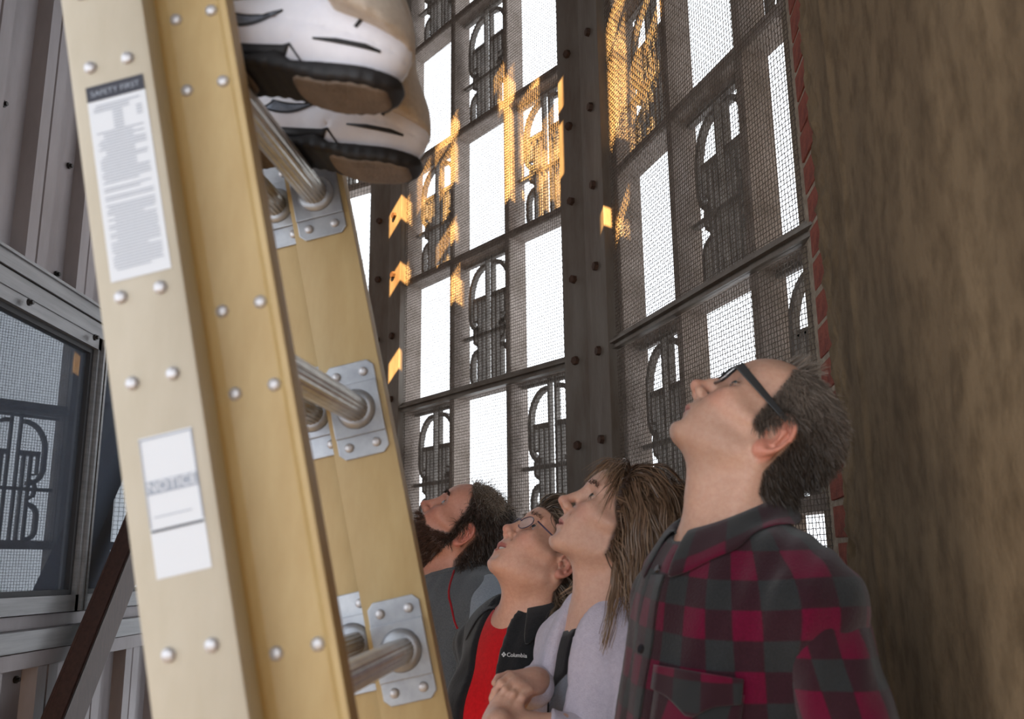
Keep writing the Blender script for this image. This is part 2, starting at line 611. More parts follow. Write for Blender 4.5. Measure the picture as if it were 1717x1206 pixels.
def plaster_mat():
    m = mat('stained_plaster', srgb(118, 100, 80), 0.95)
    nt = m.node_tree
    N, L = nt.nodes, nt.links
    b = N['Principled BSDF']
    tc = N.new('ShaderNodeTexCoord')

    def noise(scale, stretch, det=6):
        mp = N.new('ShaderNodeMapping')
        mp.inputs['Scale'].default_value = stretch
        L.new(tc.outputs['Object'], mp.inputs[0])
        n = N.new('ShaderNodeTexNoise')
        n.inputs['Scale'].default_value = scale
        n.inputs['Detail'].default_value = det
        n.inputs['Roughness'].default_value = 0.6
        L.new(mp.outputs[0], n.inputs['Vector'])
        return n.outputs['Fac']
    r = N.new('ShaderNodeValToRGB')
    r.color_ramp.elements[0].position, r.color_ramp.elements[0].color = 0.34, srgb(104, 86, 63)
    r.color_ramp.elements[1].position, r.color_ramp.elements[1].color = 0.70, srgb(140, 119, 91)
    L.new(noise(4.5, (1, 1, 0.3)), r.inputs[0])
    r2 = N.new('ShaderNodeValToRGB')
    r2.color_ramp.elements[0].position, r2.color_ramp.elements[0].color = 0.34, (0.55, 0.52, 0.46, 1)
    r2.color_ramp.elements[1].position, r2.color_ramp.elements[1].color = 0.56, (1, 1, 1, 1)
    L.new(noise(24, (1, 1, 0.6), 8), r2.inputs[0])
    mx = N.new('ShaderNodeMix')
    mx.data_type, mx.blend_type = 'RGBA', 'MULTIPLY'
    mx.inputs['Factor'].default_value = 0.85
    L.new(r.outputs[0], mx.inputs['A'])
    L.new(r2.outputs[0], mx.inputs['B'])
    L.new(mx.outputs['Result'], b.inputs['Base Color'])
    bp = N.new('ShaderNodeBump')
    bp.inputs['Strength'].default_value = 0.5
    bp.inputs['Distance'].default_value = 0.006
    L.new(noise(110, (1, 1, 1), 5), bp.inputs['Height'])
    L.new(bp.outputs[0], b.inputs['Normal'])
    return m


M['plaster'] = plaster_mat()
link('plaster', me, 'plaster', wr)
P3 = P2 + dB * LEN
MB().prism([(P2[0] + 0.012, P2[1]), (P3[0] + 0.002, P3[1]), (P3[0] + 0.002, BACKY), (2.0, BACKY), (2.0, P2[1] + 0.3), (P2[0] + 0.05, P2[1] + 0.02)], 0, CEIL, Li, ax=(0, 1, 2)).build('masonry', 'plaster', wr)

# ------------------------------------------------------------------ back wall: daylight opening added below, holes cut to shape the sun patches above
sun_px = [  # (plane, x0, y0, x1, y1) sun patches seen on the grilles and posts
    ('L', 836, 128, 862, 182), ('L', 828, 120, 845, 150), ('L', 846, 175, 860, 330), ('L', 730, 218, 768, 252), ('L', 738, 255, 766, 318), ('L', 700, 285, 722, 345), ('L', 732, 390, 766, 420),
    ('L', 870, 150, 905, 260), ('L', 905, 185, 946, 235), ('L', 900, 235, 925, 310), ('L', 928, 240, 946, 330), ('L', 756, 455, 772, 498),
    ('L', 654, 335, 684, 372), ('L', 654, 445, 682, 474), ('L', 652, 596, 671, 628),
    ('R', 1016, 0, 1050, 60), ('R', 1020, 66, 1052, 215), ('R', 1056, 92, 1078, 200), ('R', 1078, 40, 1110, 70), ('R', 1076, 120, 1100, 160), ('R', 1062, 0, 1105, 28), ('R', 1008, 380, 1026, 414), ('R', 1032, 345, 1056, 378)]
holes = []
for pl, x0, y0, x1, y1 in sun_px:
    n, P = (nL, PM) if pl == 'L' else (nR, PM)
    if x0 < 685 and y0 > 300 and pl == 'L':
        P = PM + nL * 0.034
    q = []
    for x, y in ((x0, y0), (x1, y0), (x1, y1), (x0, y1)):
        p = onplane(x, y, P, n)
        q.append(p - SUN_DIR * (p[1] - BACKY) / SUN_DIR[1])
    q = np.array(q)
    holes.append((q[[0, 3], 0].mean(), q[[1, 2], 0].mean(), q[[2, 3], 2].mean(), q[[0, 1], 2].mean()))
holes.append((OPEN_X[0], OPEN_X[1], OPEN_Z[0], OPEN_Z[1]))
xs = sorted(set([-4.1, 2.0] + [v for h_ in holes for v in h_[:2]]))
zs = sorted(set([0.0, CEIL] + [v for h_ in holes for v in h_[2:]]))
mb = MB()
for i in range(len(xs) - 1):
    for j in range(len(zs) - 1):
        cx, cz = (xs[i] + xs[i + 1]) / 2, (zs[j] + zs[j + 1]) / 2
        if not any(a < cx < b and c < cz < d_ for a, b, c, d_ in holes):
            mb.add([(xs[i], BACKY, zs[j]), (xs[i + 1], BACKY, zs[j]), (xs[i + 1], BACKY, zs[j + 1]), (xs[i], BACKY, zs[j + 1])], [(0, 1, 2, 3)])
o = mb.build('wall_back', 'lattice')
tag(o, kind='structure', label='masonry wall behind the photographer with an added daylight opening and holes shaped for the sun patches')

mb = MB()
for (ya, yb, za, zb) in ((BACKY, SIDE_Y[0], 0, CEIL), (SIDE_Y[1], 7, 0, CEIL), (SIDE_Y[0], SIDE_Y[1], 0, SIDE_Z[0]), (SIDE_Y[0], SIDE_Y[1], SIDE_Z[1], CEIL)):
    mb.box((SIDE_X - 0.1, ya, za), (SIDE_X, yb, zb))
o = mb.build('wall_side', 'lattice')
tag(o, kind='structure', label='masonry outer wall with an unseen opening added for daylight, left of the shed')

# ------------------------------------------------------------------ left wall: ribbed metal shed with a window band
SH_Y0, SH_Y1 = 1.0, 3.75
wl = empty('wall_left', (SHEDX, 1.0, 0))
tag(wl, kind='structure', label='grey ribbed metal wall of the inner shed')
Ls = Matrix.Translation(wl.location).inverted()
PIT = 0.285


def ribbed(z0, z1, phase):
    """one ribbed sheet per 2 ribs, each a part of its own"""
    y = SH_Y0
    sheets = []
    while y < SH_Y1 - 0.01:
        y2 = min(y + 2 * PIT, SH_Y1)
        prof = []
        for k in range(2):
            b = y + k * PIT
            prof += [(b, 0.0), (b + 0.115, 0.0), (b + 0.135, 0.032), (b + 0.185, 0.032), (b + 0.19, 0.028), (b + 0.195, 0.032), (b + 0.245, 0.032), (b + 0.265, 0.0)]
        prof.append((y + 2 * PIT + 0.012, 0.0))
        mb = MB()
        n = len(prof)
        vs = [(SHEDX + d_ + 0.001, q, z_) for z_ in (z0, z1) for q, d_ in prof] + [(SHEDX + d_ - 0.0005, q, z_) for z_ in (z0, z1) for q, d_ in prof]
        fs = [(i, i + 1, i + 1 + n, i + n) for i in range(n - 1)]
        fs += [(2 * n + i, 2 * n + i + n, 2 * n + i + 1 + n, 2 * n + i + 1) for i in range(n - 1)]
        mb.add([Ls @ Vector(v) for v in vs], fs)
        me_ = rawmesh('ribbed_sheet', mb.v, mb.f)
        link('ribbed_sheet', me_, 'panel', wl)
        y += 2 * PIT
    return sheets


ribbed(2.30, CEIL, 0)
ribbed(0.0, 1.275, 0)
MB().box((SHEDX - 0.35, SH_Y0, 0), (SHEDX - 0.3, SH_Y1, CEIL), Ls).build('backing', 'blind', wl)
MB().box((SHEDX - 0.35, SH_Y1 - 0.02, 0), (SHEDX + 0.02, SH_Y1 + 0.02, CEIL), Ls).build('corner_trim', 'panel', wl)
# flashing above and below the windows
WY = [(1.05, 2.775), (2.785, 3.70)]


def rail(z0, z1, d0, d1, name, material='alu'):
    MB().box((SHEDX + d0, SH_Y0, z0), (SHEDX + d1, SH_Y1, z1), Ls).build(name, material, wl, bevel=0.002)


rail(2.262, 2.302, -0.02, 0.04, 'head_flashing')
rail(2.30, 2.309, -0.02, 0.046, 'head_lip')
rail(2.215, 2.26, -0.05, 0.034, 'head_rail')
rail(1.366, 1.402, -0.05, 0.012, 'sill_back', 'panel')
rail(1.313, 1.366, -0.05, 0.045, 'sill_flashing')
rail(1.270, 1.311, -0.02, 0.038, 'sill_lip', 'panel')
MB().box((SHEDX - 1.2, SH_Y0 - 0.02, 0), (SHEDX + 0.03, SH_Y0, CEIL), Ls).build('end_wall', 'panel', wl)
for n_, (a, b) in enumerate(WY):
    wn = empty('window_%d' % (n_ + 1), (SHEDX, (a + b) / 2, 1.4))
    tag(wn, kind='structure', label='aluminium framed window in the ribbed metal wall')
    Lw = Matrix.Translation(wn.location).inverted()
    z0, z1 = 1.405, 2.215
    fr = 0.03
    mb = MB()
    for (ya, yb, za, zb) in ((a, b, z0, z0 + 0.045), (a, b, z1 - 0.035, z1), (a, a + fr, z0, z1), (b - fr, b, z0, z1)):
        mb.box((SHEDX - 0.04, ya, za), (SHEDX + 0.03, yb, zb), Lw)
    mb.build('frame', 'alu', wn)
    mb = MB()
    for (ya, yb, za, zb) in ((a + fr, b - fr, z0 + 0.045, z0 + 0.06), (a + fr, b - fr, z1 - 0.05, z1 - 0.035), (a + fr, a + fr + 0.018, z0 + 0.06, z1 - 0.05), (b - fr - 0.018, b - fr, z0 + 0.06, z1 - 0.05)):
        mb.box((SHEDX - 0.035, ya, za), (SHEDX + 0.016, yb, zb), Lw)
    mb.build('gasket', 'gasket', wn)
    mb = MB().box((SHEDX - 0.03, a - 0.0, z0), (SHEDX + 0.04, a + 0.012, z1), Lw).box((SHEDX - 0.03, b - 0.012, z0), (SHEDX + 0.04, b, z1), Lw)
    mb.build('frame_bead', 'alu', wn)
    MB().box((SHEDX + 0.0, a + fr, z0 + 0.04), (SHEDX + 0.004, b - fr, z1 - 0.03), Lw).build('pane', 'glass', wn)
    MB().box((SHEDX - 0.14, a + 0.01, z0), (SHEDX - 0.13, b - 0.01, z1), Lw).build('room_behind', 'blind', wn)


def screw(px, py, X=SHEDX + 0.03):
    p = Ls @ Vector(atX(px, py, X))
    mb = MB()
    mb.tube([p + Vector((-0.004, 0, 0)), p + Vector((0.003, 0, 0))], 0.0095, 12)
    mb.tube([p + Vector((0.002, 0, 0)), p + Vector((0.010, 0, 0))], 0.006, 6)
    mb.build('screw', 'screw', wl)


for px, py in ((6, 174), (116, 278), (95, 460), (27, 1140), (219, 1113)):
    screw(px, py, SHEDX + 0.004)
for px, py in ((50, 507), (160, 566)):
    screw(px, py, SHEDX + 0.046)

# leaning brown beam in front of the shed wall
b1, b0 = atX(236, 878, -1.205), atX(96, 1230, -1.205)
dv = Vector(b1 - b0).normalized()
beam = empty('leaning_beam', (0, 0, 0))
tag(beam, 'dark brown painted beam leaning against the metal wall below the window', 'beam')
foot = Vector(b0) - dv * ((b0[2] - 0.03) / dv[2])
top = Vector(b0) + dv * 1.15
beam.location = foot
side = Vector((1, 0, 0))
side = (side - dv * side.dot(dv)).normalized()
wid = dv.cross(side)
Xb = frame(side, wid, dv, foot - beam.location)
Lb = (top - foot).length
MB().box((-0.03, -0.056, 0), (-0.022, 0.056, Lb), Xb).build('web', 'brown', beam, bevel=0.002)
MB().box((-0.022, -0.056, 0), (0.03, -0.048, Lb), Xb).build('flange', 'brown', beam, bevel=0.002)
MB().box((0.022, -0.056, 0), (0.03, 0.056, Lb), Xb).build('face', 'brown', beam, bevel=0.002)

# ================================================================== LADDER
O_ = atY(416, 583, 0.8)
lu = Vector((-0.2115, 0, 1)).normalized()
lr = Vector((0.0995, 0.995, 0))
lr = (lr - lu * lr.dot(lu)).normalized()
lw = lr.cross(lu).normalized()                       # towards the climber (right)
UF = -O_[2] / lu.z                                   # foot on the floor
ladder = empty('extension_ladder', Vector(O_) + lu * UF)
tag(ladder, 'yellow fibreglass extension ladder with two nested sections and ribbed aluminium rungs', 'ladder')
XL = frame(lw, lr, lu, Vector(O_) - ladder.location)      # local (w, r, u)
UT = 3.0
SP = 0.3035
B_W, A_W = 0.0, -0.070
B_R0, B_R1 = 0.0, 0.372
A_R0, A_R1 = -0.045, 0.417


def rail_mesh(name, w0, r0_, r1_, material):
    """I-shaped pultruded rail, rounded arrises"""
    h = 0.0395
    lo, hi = min(r0_, r1_), max(r0_, r1_)
    mb = MB().box((w0 - h, lo, UF + 0.02), (w0 + h, hi, UT), XL)
    return mb.build(name, material, ladder, bevel=0.006)


def channel(name, w0, rweb, sg, material):
    """C-shaped rail: flat web at rweb, two flanges turned outwards"""
    h, tw, fl = 0.040, 0.005, 0.026
    a, b = rweb, rweb + sg * tw
    c_ = rweb + sg * fl
    poly = [(-h, a), (h, a), (h, c_), (h - 0.006, c_), (h - 0.0085, b + sg * 0.006), (h - 0.016, b), (-h + 0.016, b), (-h + 0.0085, b + sg * 0.006), (-h + 0.006, c_), (-h, c_)]
    mb = MB().prism([(w0 + x, y) for x, y in poly], UF + 0.02, UT, XL, ax=(0, 1, 2))
    return mb.build(name, material, ladder, bevel=0.0012)


for nm, w0, rr, m_ in (('base_rail', A_W, (A_R0, A_R0 + 0.032), 'fibre_pale'), ('base_rail', A_W, (A_R1, A_R1 + 0.032), 'fibre')):
    autosmooth(rail_mesh(nm, w0, rr[0], rr[1], m_))
autosmooth(channel('fly_rail', B_W, B_R0 + 0.005, -1, 'fibre'), 50)
autosmooth(channel('fly_rail', B_W, B_R1, 1, 'fibre'), 50)


def rivet_mesh():
    mb = MB()
    prof = [(0.0062, 0.0), (0.0061, 0.0012), (0.0052, 0.0028), (0.003, 0.0038), (0.0, 0.0041)]
    vs, fs = [], []
    n = 14
    for r_, h_ in prof:
        for k in range(n):
            vs.append((r_ * math.cos(2 * PI * k / n), -h_, r_ * math.sin(2 * PI * k / n)))
    for i in range(len(prof) - 1):
        for k in range(n):
            fs.append((i * n + k, i * n + (k + 1) % n, (i + 1) * n + (k + 1) % n, (i + 1) * n + k))
    me = rawmesh('rivet', vs, fs, True)
    me.materials.append(M['rivet'])
    return me


RIV = rivet_mesh()


def rivet(w_, r_, u_, parent=ladder, flip=False):
    o = bpy.data.objects.new('rivet', RIV)
    C.objects.link(o)
    o.parent = parent
    o.matrix_local = XL @ Matrix.Translation((w_, r_, u_)) @ (Matrix.Rotation(PI, 4, 'Z') if flip else Matrix.Identity(4))


def wu(px, py, r_):
    """photo pixel -> (w,u) on a ladder plane r = const"""
    P = Vector(O_) + lr * r_
    p = Vector(onplane(px, py, np.array(P), np.array(lr))) - Vector(O_)
    return p.dot(lw), p.dot(lu)


a_off = wu(246, 562, A_R0)[1]
SP_A = SP
for k in range(-5, 8):
    uB = k * SP
    uA = a_off + k * SP
    for (w0, ra, rb, u_) in ((B_W, B_R0, B_R1, uB), (A_W, A_R0, A_R1, uA)):
        if u_ < UF + 0.1 or u_ > UT - 0.05:
            continue
        # ribbed rung
        n = 40
        rad = 0.0165
        mb = MB()
        base = []
        vs, fs = [], []
        for r_ in (ra + 0.02, rb + 0.004):
            for q in range(n):
                rr_ = rad * (1.0 + (0.035 if q % 2 else -0.02))
                th = 2 * PI * q / n
                vs.append(XL @ Vector((w0 + rr_ * math.cos(th) * 1.05, r_, u_ + min(rr_ * math.sin(th), rad * 0.82))))
        fs = [(q, (q + 1) % n, (q + 1) % n + n, q + n) for q in range(n)]
        mb.add(vs, fs)
        mb.build('rung', 'rung', ladder)
        # rung plates on both inner faces
        for (rf, sg) in ((rb, -1), (ra + (0.005 if w0 == B_W else 0.032), 1)):
            pw, ph = 0.033, 0.062
            c = 0.008
            poly = [(-pw + c, -ph), (pw - c, -ph), (pw, -ph + c), (pw, ph - c), (pw - c, ph), (-pw + c, ph), (-pw, ph - c), (-pw, -ph + c)]
            mb = MB()
            mb.prism([(w0 + x, u_ + y) for x, y in poly], rf, rf + sg * 0.003, XL)
            mb.prism([(w0 + x, u_ + y) for x, y in ((-pw, -0.034), (pw, -0.034), (pw, 0.034), (-pw, 0.034))], rf + sg * 0.003, rf + sg * 0.0065, XL)
            pl_ = mb.build('rung_plate', 'galv', ladder, bevel=0.0012)
            mb = MB()
            ring = []
            mb.tube([XL @ Vector((w0, rf + sg * 0.006, u_)), XL @ Vector((w0, rf + sg * 0.009, u_)), XL @ Vector((w0, rf + sg * 0.012, u_))], [0.0265, 0.025, 0.019], 28)
            cl = mb.build('collar', 'galv', pl_, smooth=True)
            if sg < 0:
                for dw in (-0.018, 0.018):
                    for du in (-0.047, 0.047):
                        o = bpy.data.objects.new('rivet', RIV)
                        C.objects.link(o)
                        o.parent = pl_
                        o.matrix_local = XL @ Matrix.Translation((w0 + dw, rf + sg * 0.003, u_ + du))
        for dw in (-0.018, 0.018):
            for du in (-0.039, 0.039):
                rivet(w0 + dw, ra, u_ + du)
                rivet(w0 + dw, rb + (0.005 if w0 == B_W else 0.032), u_ + du, flip=True)
for (w0, ra) in ((A_W, A_R0), (A_W, A_R1), (B_W, B_R0), (B_W, B_R1)):
    MB().box((w0 - 0.045, ra - 0.004, UF), (w0 + 0.045, ra + 0.036, UF + 0.05), XL).build('foot', 'gasket', ladder, bevel=0.004)

# stickers on the pale rail
rS = A_R0 - 0.0006


def sticker(name, corners, z=0.0):
    q = [wu(x, y, rS - z) for x, y in corners]
    c = np.mean(q, 0)
    hw = (abs(q[1][0] - q[0][0]) + abs(q[2][0] - q[3][0])) / 4
    hu = (abs(q[0][1] - q[3][1]) + abs(q[1][1] - q[2][1])) / 4
    return c, hw, hu


def flat(mb, w0, w1, u_0, u_1, z):
    r_ = rS - z
    mb.add([XL @ Vector(p) for p in ((w0, r_, u_0), (w1, r_, u_0), (w1, r_, u_1), (w0, r_, u_1))], [(0, 1, 2, 3)])


def text_on_ladder(body, w_, u_, size, z, material, parent, name='lettering', sx=1.0):
    cu = bpy.data.curves.new('lettering', 'FONT')
    cu.body = body
    cu.size = size
    cu.align_x = 'CENTER'
    cu.align_y = 'CENTER'
    tmp = bpy.data.objects.new('t', cu)
    C.objects.link(tmp)
    bpy.context.view_layer.update()
    me_ = bpy.data.meshes.new_from_object(tmp)
    bpy.data.objects.remove(tmp)
    me_.transform(frame(lw * sx, lu, -lr, XL @ Vector((w_, rS - z, u_))))
    me_.materials.clear()
    return link(name, me_, material, parent)


c, hw, hu = sticker('s', ((146, 152), (240, 119), (286, 450), (184, 475)))
mb = MB()
flat(mb, c[0] - hw, c[0] + hw, c[1] - hu, c[1] + hu, 0)
st = mb.build('instruction_sticker', 'paper', ladder)
st['label'] = 'long white instruction sticker with black header'
mb = MB()
flat(mb, c[0] - hw, c[0] + hw, c[1] + hu - 0.0155, c[1] + hu, 0.0003)
mb.build('black_header', 'ink', st)
text_on_ladder('SAFETY FIRST', c[0], c[1] + hu - 0.0085, 0.0078, 0.0006, 'ink_grey', st)
mb = MB()
y = c[1] + hu - 0.021
random.seed(3)
row = 0
while y > c[1] - hu + 0.008:
    if 3 <= row <= 9:
        segs = [(-0.18, 0.18)] if row % 1 == 0 else []
        segs = [(-0.2, 0.15)] + ([(0.62, 0.82)] if row < 7 else [])
    else:
        a0 = random.choice([-0.82, -0.74, -0.82, -0.6])
        segs = [(a0, random.choice([0.82, 0.78, 0.82, 0.4]))] if random.random() > 0.12 else []
    for a0, a1 in segs:
        flat(mb, c[0] + a0 * hw, c[0] + a1 * hw, y - 0.0006, y + 0.0004, 0.0003)
    y -= 0.00275
    row += 1
mb.build('small_print', 'ink_grey', st)
c, hw, hu = sticker('s', ((232, 738), (320, 715), (356, 950), (263, 974)))
mb = MB()
flat(mb, c[0] - hw, c[0] + hw, c[1] - hu, c[1] + hu, 0)
st = mb.build('notice_sticker', 'paper', ladder)
st['label'] = 'white notice sticker lower on the rail'
mb = MB()
flat(mb, c[0] - hw, c[0] + hw, c[1] + 0.34 * hu, c[1] + 0.345 * hu, 0.0003)
for e in (-1, 1):
    flat(mb, c[0] + e * hw * 0.96 - 0.0006, c[0] + e * hw * 0.96 + 0.0006, c[1] - 0.3 * hu, c[1] + 0.97 * hu, 0.0003)
flat(mb, c[0] - hw, c[0] + hw, c[1] + 0.955 * hu, c[1] + 0.98 * hu, 0.0003)
mb.build('border', 'ink_grey', st)
mb = MB()
flat(mb, c[0] - hw * 0.97, c[0] + hw * 0.97, c[1] + 0.17 * hu, c[1] + 0.36 * hu, 0.0003)
o = mb.build('notice_band', 'ink_grey', st)
text_on_ladder('NOTICE', c[0], c[1] + 0.265 * hu, 0.0125, 0.0006, 'paper', st, sx=0.95)
mb = MB()
flat(mb, c[0] - hw * 0.97, c[0] + hw * 0.97, c[1] - 0.36 * hu, c[1] - 0.325 * hu, 0.0003)
mb.build('black_rule', 'ink', st)
mb = MB()
flat(mb, c[0] - hw * 0.8, c[0] + hw * 0.6, c[1] - 0.16 * hu, c[1] - 0.145 * hu, 0.0003)
mb.build('small_print', 'ink_grey', st)

# ================================================================== PEOPLE: implicit-surface modelling toolkit
f32 = np.float32


def smin(a, b, k):
    h = np.maximum(k - np.abs(a - b), 0) / k
    return np.minimum(a, b) - h * h * k * 0.25


def smax(a, b, k):
    return -smin(-a, -b, k)


def ell(p, c, r, R=None):
    q = p - np.asarray(c, f32)
    if R is not None:
        q = q @ np.asarray(R, f32)
    r = np.asarray(r, f32)
    k0 = np.linalg.norm(q / r, axis=-1)
    k1 = np.linalg.norm(q / (r * r), axis=-1) + 1e-9
    return k0 * (k0 - 1) / k1


def cone(p, a, b, ra, rb):
    a, b = np.asarray(a, f32), np.asarray(b, f32)
    ba = b - a
    t = np.clip(((p - a) @ ba) / (ba @ ba), 0, 1)
    return np.linalg.norm(p - a - t[..., None] * ba, axis=-1) - (ra + (rb - ra) * t)


def rotm(ax, deg):
    a = math.radians(deg)
    c, s = math.cos(a), math.sin(a)
    return np.array({'x': [[1, 0, 0], [0, c, -s], [0, s, c]], 'y': [[c, 0, s], [0, 1, 0], [-s, 0, c]], 'z': [[c, -s, 0], [s, c, 0], [0, 0, 1]]}[ax])


def axis(lo, hi, h, fine=None):
    """grid positions lo..hi; fine = (a, b, hf) is a finer stretch"""
    if fine is None:
        return np.arange(lo, hi + h, h)
    a, b, hf = max(fine[0], lo), min(fine[1], hi), fine[2]
    parts = []
    if a > lo:
        parts.append(np.linspace(lo, a, max(2, int((a - lo) / h) + 2))[:-1])
    parts.append(np.linspace(a, b, max(2, int((b - a) / hf) + 1)))
    if b < hi:
        parts.append(np.linspace(b, hi, max(2, int((hi - b) / h) + 2))[1:])
    return np.concatenate(parts)


def polygonise(f, lo, hi, h, fine=None):
    """surface nets over a block-refined grid; f maps (n,3) -> signed distance"""
    B = 5
    AX = []
    for i in range(3):
        x = axis(lo[i], hi[i], h, None if fine is None else fine[i])
        pad = (-(len(x) - 1)) % B
        AX.append(np.concatenate([x, x[-1] + (np.arange(pad) + 1) * h]))
    n = np.array([len(x) for x in AX])
    nb = (n - 1) // B
    mid = [(x[:-1:B][:k] + x[B::B][:k]) / 2 for x, k in zip(AX, nb)]
    half = [(x[B::B][:k] - x[:-1:B][:k]) / 2 for x, k in zip(AX, nb)]
    cc = np.stack(np.meshgrid(*mid, indexing='ij'), -1).reshape(-1, 3)
    hd = np.sqrt(sum(q ** 2 for q in np.meshgrid(*half, indexing='ij')))
    dc = f(cc.astype(f32)).reshape(nb)
    act = np.abs(dc) < hd * 1.7
    D = np.repeat(np.repeat(np.repeat(np.where(dc < 0, -1.0, 1.0).astype(f32), B, 0), B, 1), B, 2)
    D = np.pad(D, ((0, 1), (0, 1), (0, 1)), mode='edge')
    mk = np.zeros(n, bool)
    bi = np.argwhere(act)
    off = np.stack(np.meshgrid(*[np.arange(B + 1)] * 3, indexing='ij'), -1).reshape(-1, 3)
    pts = (bi[:, None, :] * B + off[None]).reshape(-1, 3)
    mk[pts[:, 0], pts[:, 1], pts[:, 2]] = True
    ii = np.argwhere(mk)
    P = np.stack([AX[k][ii[:, k]] for k in range(3)], -1).astype(f32)
    vals = np.empty(len(P), f32)
    for s in range(0, len(P), 200000):
        vals[s:s + 200000] = f(P[s:s + 200000])
    D[ii[:, 0], ii[:, 1], ii[:, 2]] = vals
    D[[0, -1]] = np.abs(D[[0, -1]]) + 1e-6
    D[:, [0, -1]] = np.abs(D[:, [0, -1]]) + 1e-6
    D[:, :, [0, -1]] = np.abs(D[:, :, [0, -1]]) + 1e-6
    sg = D < 0
    c8 = sum(sg[a:a + n[0] - 1, b:b + n[1] - 1, c:c + n[2] - 1].astype(np.int8) for a in (0, 1) for b in (0, 1) for c in (0, 1))
    cells = np.argwhere((c8 > 0) & (c8 < 8))
    vid = np.full(n - 1, -1, np.int64)
    vid[cells[:, 0], cells[:, 1], cells[:, 2]] = np.arange(len(cells))
    acc = np.zeros((len(cells), 3))
    cnt = np.zeros(len(cells))
    corner = [(a, b, c) for a in (0, 1) for b in (0, 1) for c in (0, 1)]
    for ca in corner:
        for ax in range(3):
            if ca[ax] == 0:
                cb = list(ca)
                cb[ax] = 1
                va = D[cells[:, 0] + ca[0], cells[:, 1] + ca[1], cells[:, 2] + ca[2]]
                vb = D[cells[:, 0] + cb[0], cells[:, 1] + cb[1], cells[:, 2] + cb[2]]
                x = (va < 0) != (vb < 0)
                t = np.where(x, va / np.where(x, va - vb, 1), 0)
                pos = np.tile(np.array(ca, float), (len(cells), 1))
                pos[:, ax] += t
                acc[x] += pos[x]
                cnt[x] += 1
    loc_ = acc / np.maximum(cnt, 1)[:, None]
    V = np.stack([AX[k][cells[:, k]] + loc_[:, k] * (AX[k][cells[:, k] + 1] - AX[k][cells[:, k]]) for k in range(3)], -1)
    quads = []
    for ax in range(3):
        o1, o2 = [(1, 2), (2, 0), (0, 1)][ax]
        sl0 = [slice(1, -1)] * 3
        sl0[ax] = slice(0, -1)
        sl1 = list(sl0)
        sl1[ax] = slice(1, None)
        a, b = sg[tuple(sl0)], sg[tuple(sl1)]
        e = np.argwhere(a != b)
        base = e.copy()
        for k in range(3):
            if k != ax:
                base[:, k] += 1
        fl = a[e[:, 0], e[:, 1], e[:, 2]]
        q = []
        for d1, d2 in ((-1, -1), (0, -1), (0, 0), (-1, 0)):
            c = base.copy()
            c[:, o1] += d1
            c[:, o2] += d2
            q.append(vid[c[:, 0], c[:, 1], c[:, 2]])
        q = np.stack(q, -1)
        q[~fl] = q[~fl][:, ::-1]
        quads.append(q)
    Q = np.concatenate(quads)
    return V, Q[(Q >= 0).all(1)]


def grad(f, P, e=0.0015):
    P = P.astype(f32)
    g = np.stack([f(P + np.array(d, f32) * e) - f(P - np.array(d, f32) * e) for d in np.eye(3)], -1)
    return g / (np.linalg.norm(g, axis=-1, keepdims=True) + 1e-9)


def sdf_obj(name, f, lo, hi, h, material, parent, colour=None, loc=None, uv=None, fine=None):
    V, Q = polygonise(f, lo, hi, h, fine)
    if fine is not None:
        h = fine[0][2]
    for _ in range(1):                                  # settle the vertices on the surface
        d = f(V.astype(f32))
        V = V - grad(f, V, h * 0.5) * np.clip(d, -h, h)[:, None] * 0.8
    W = V if loc is None else V - np.asarray(loc)
    me_ = rawmesh(name, W, Q, True)
    if colour is not None:
        setcol(me_, colour(V), 'tint')
    if uv is not None:
        setcol(me_, uv(V), 'cloth_uv')
    return link(name, me_, material, parent), V, Q


def setcol(me_, col, nm):
    col = np.asarray(col, f32)
    if col.shape[1] == 3:
        col = np.concatenate([col, np.ones((len(col), 1), f32)], 1)
    a = me_.attributes.new(nm, 'FLOAT_COLOR', 'POINT')
    a.data.foreach_set('color', col.ravel())


lin = lambda *c: np.array(srgb(*c)[:3], f32)


def sstep(a, b, x):
    t = np.clip((x - a) / (b - a), 0, 1)
    return t * t * (3 - 2 * t)


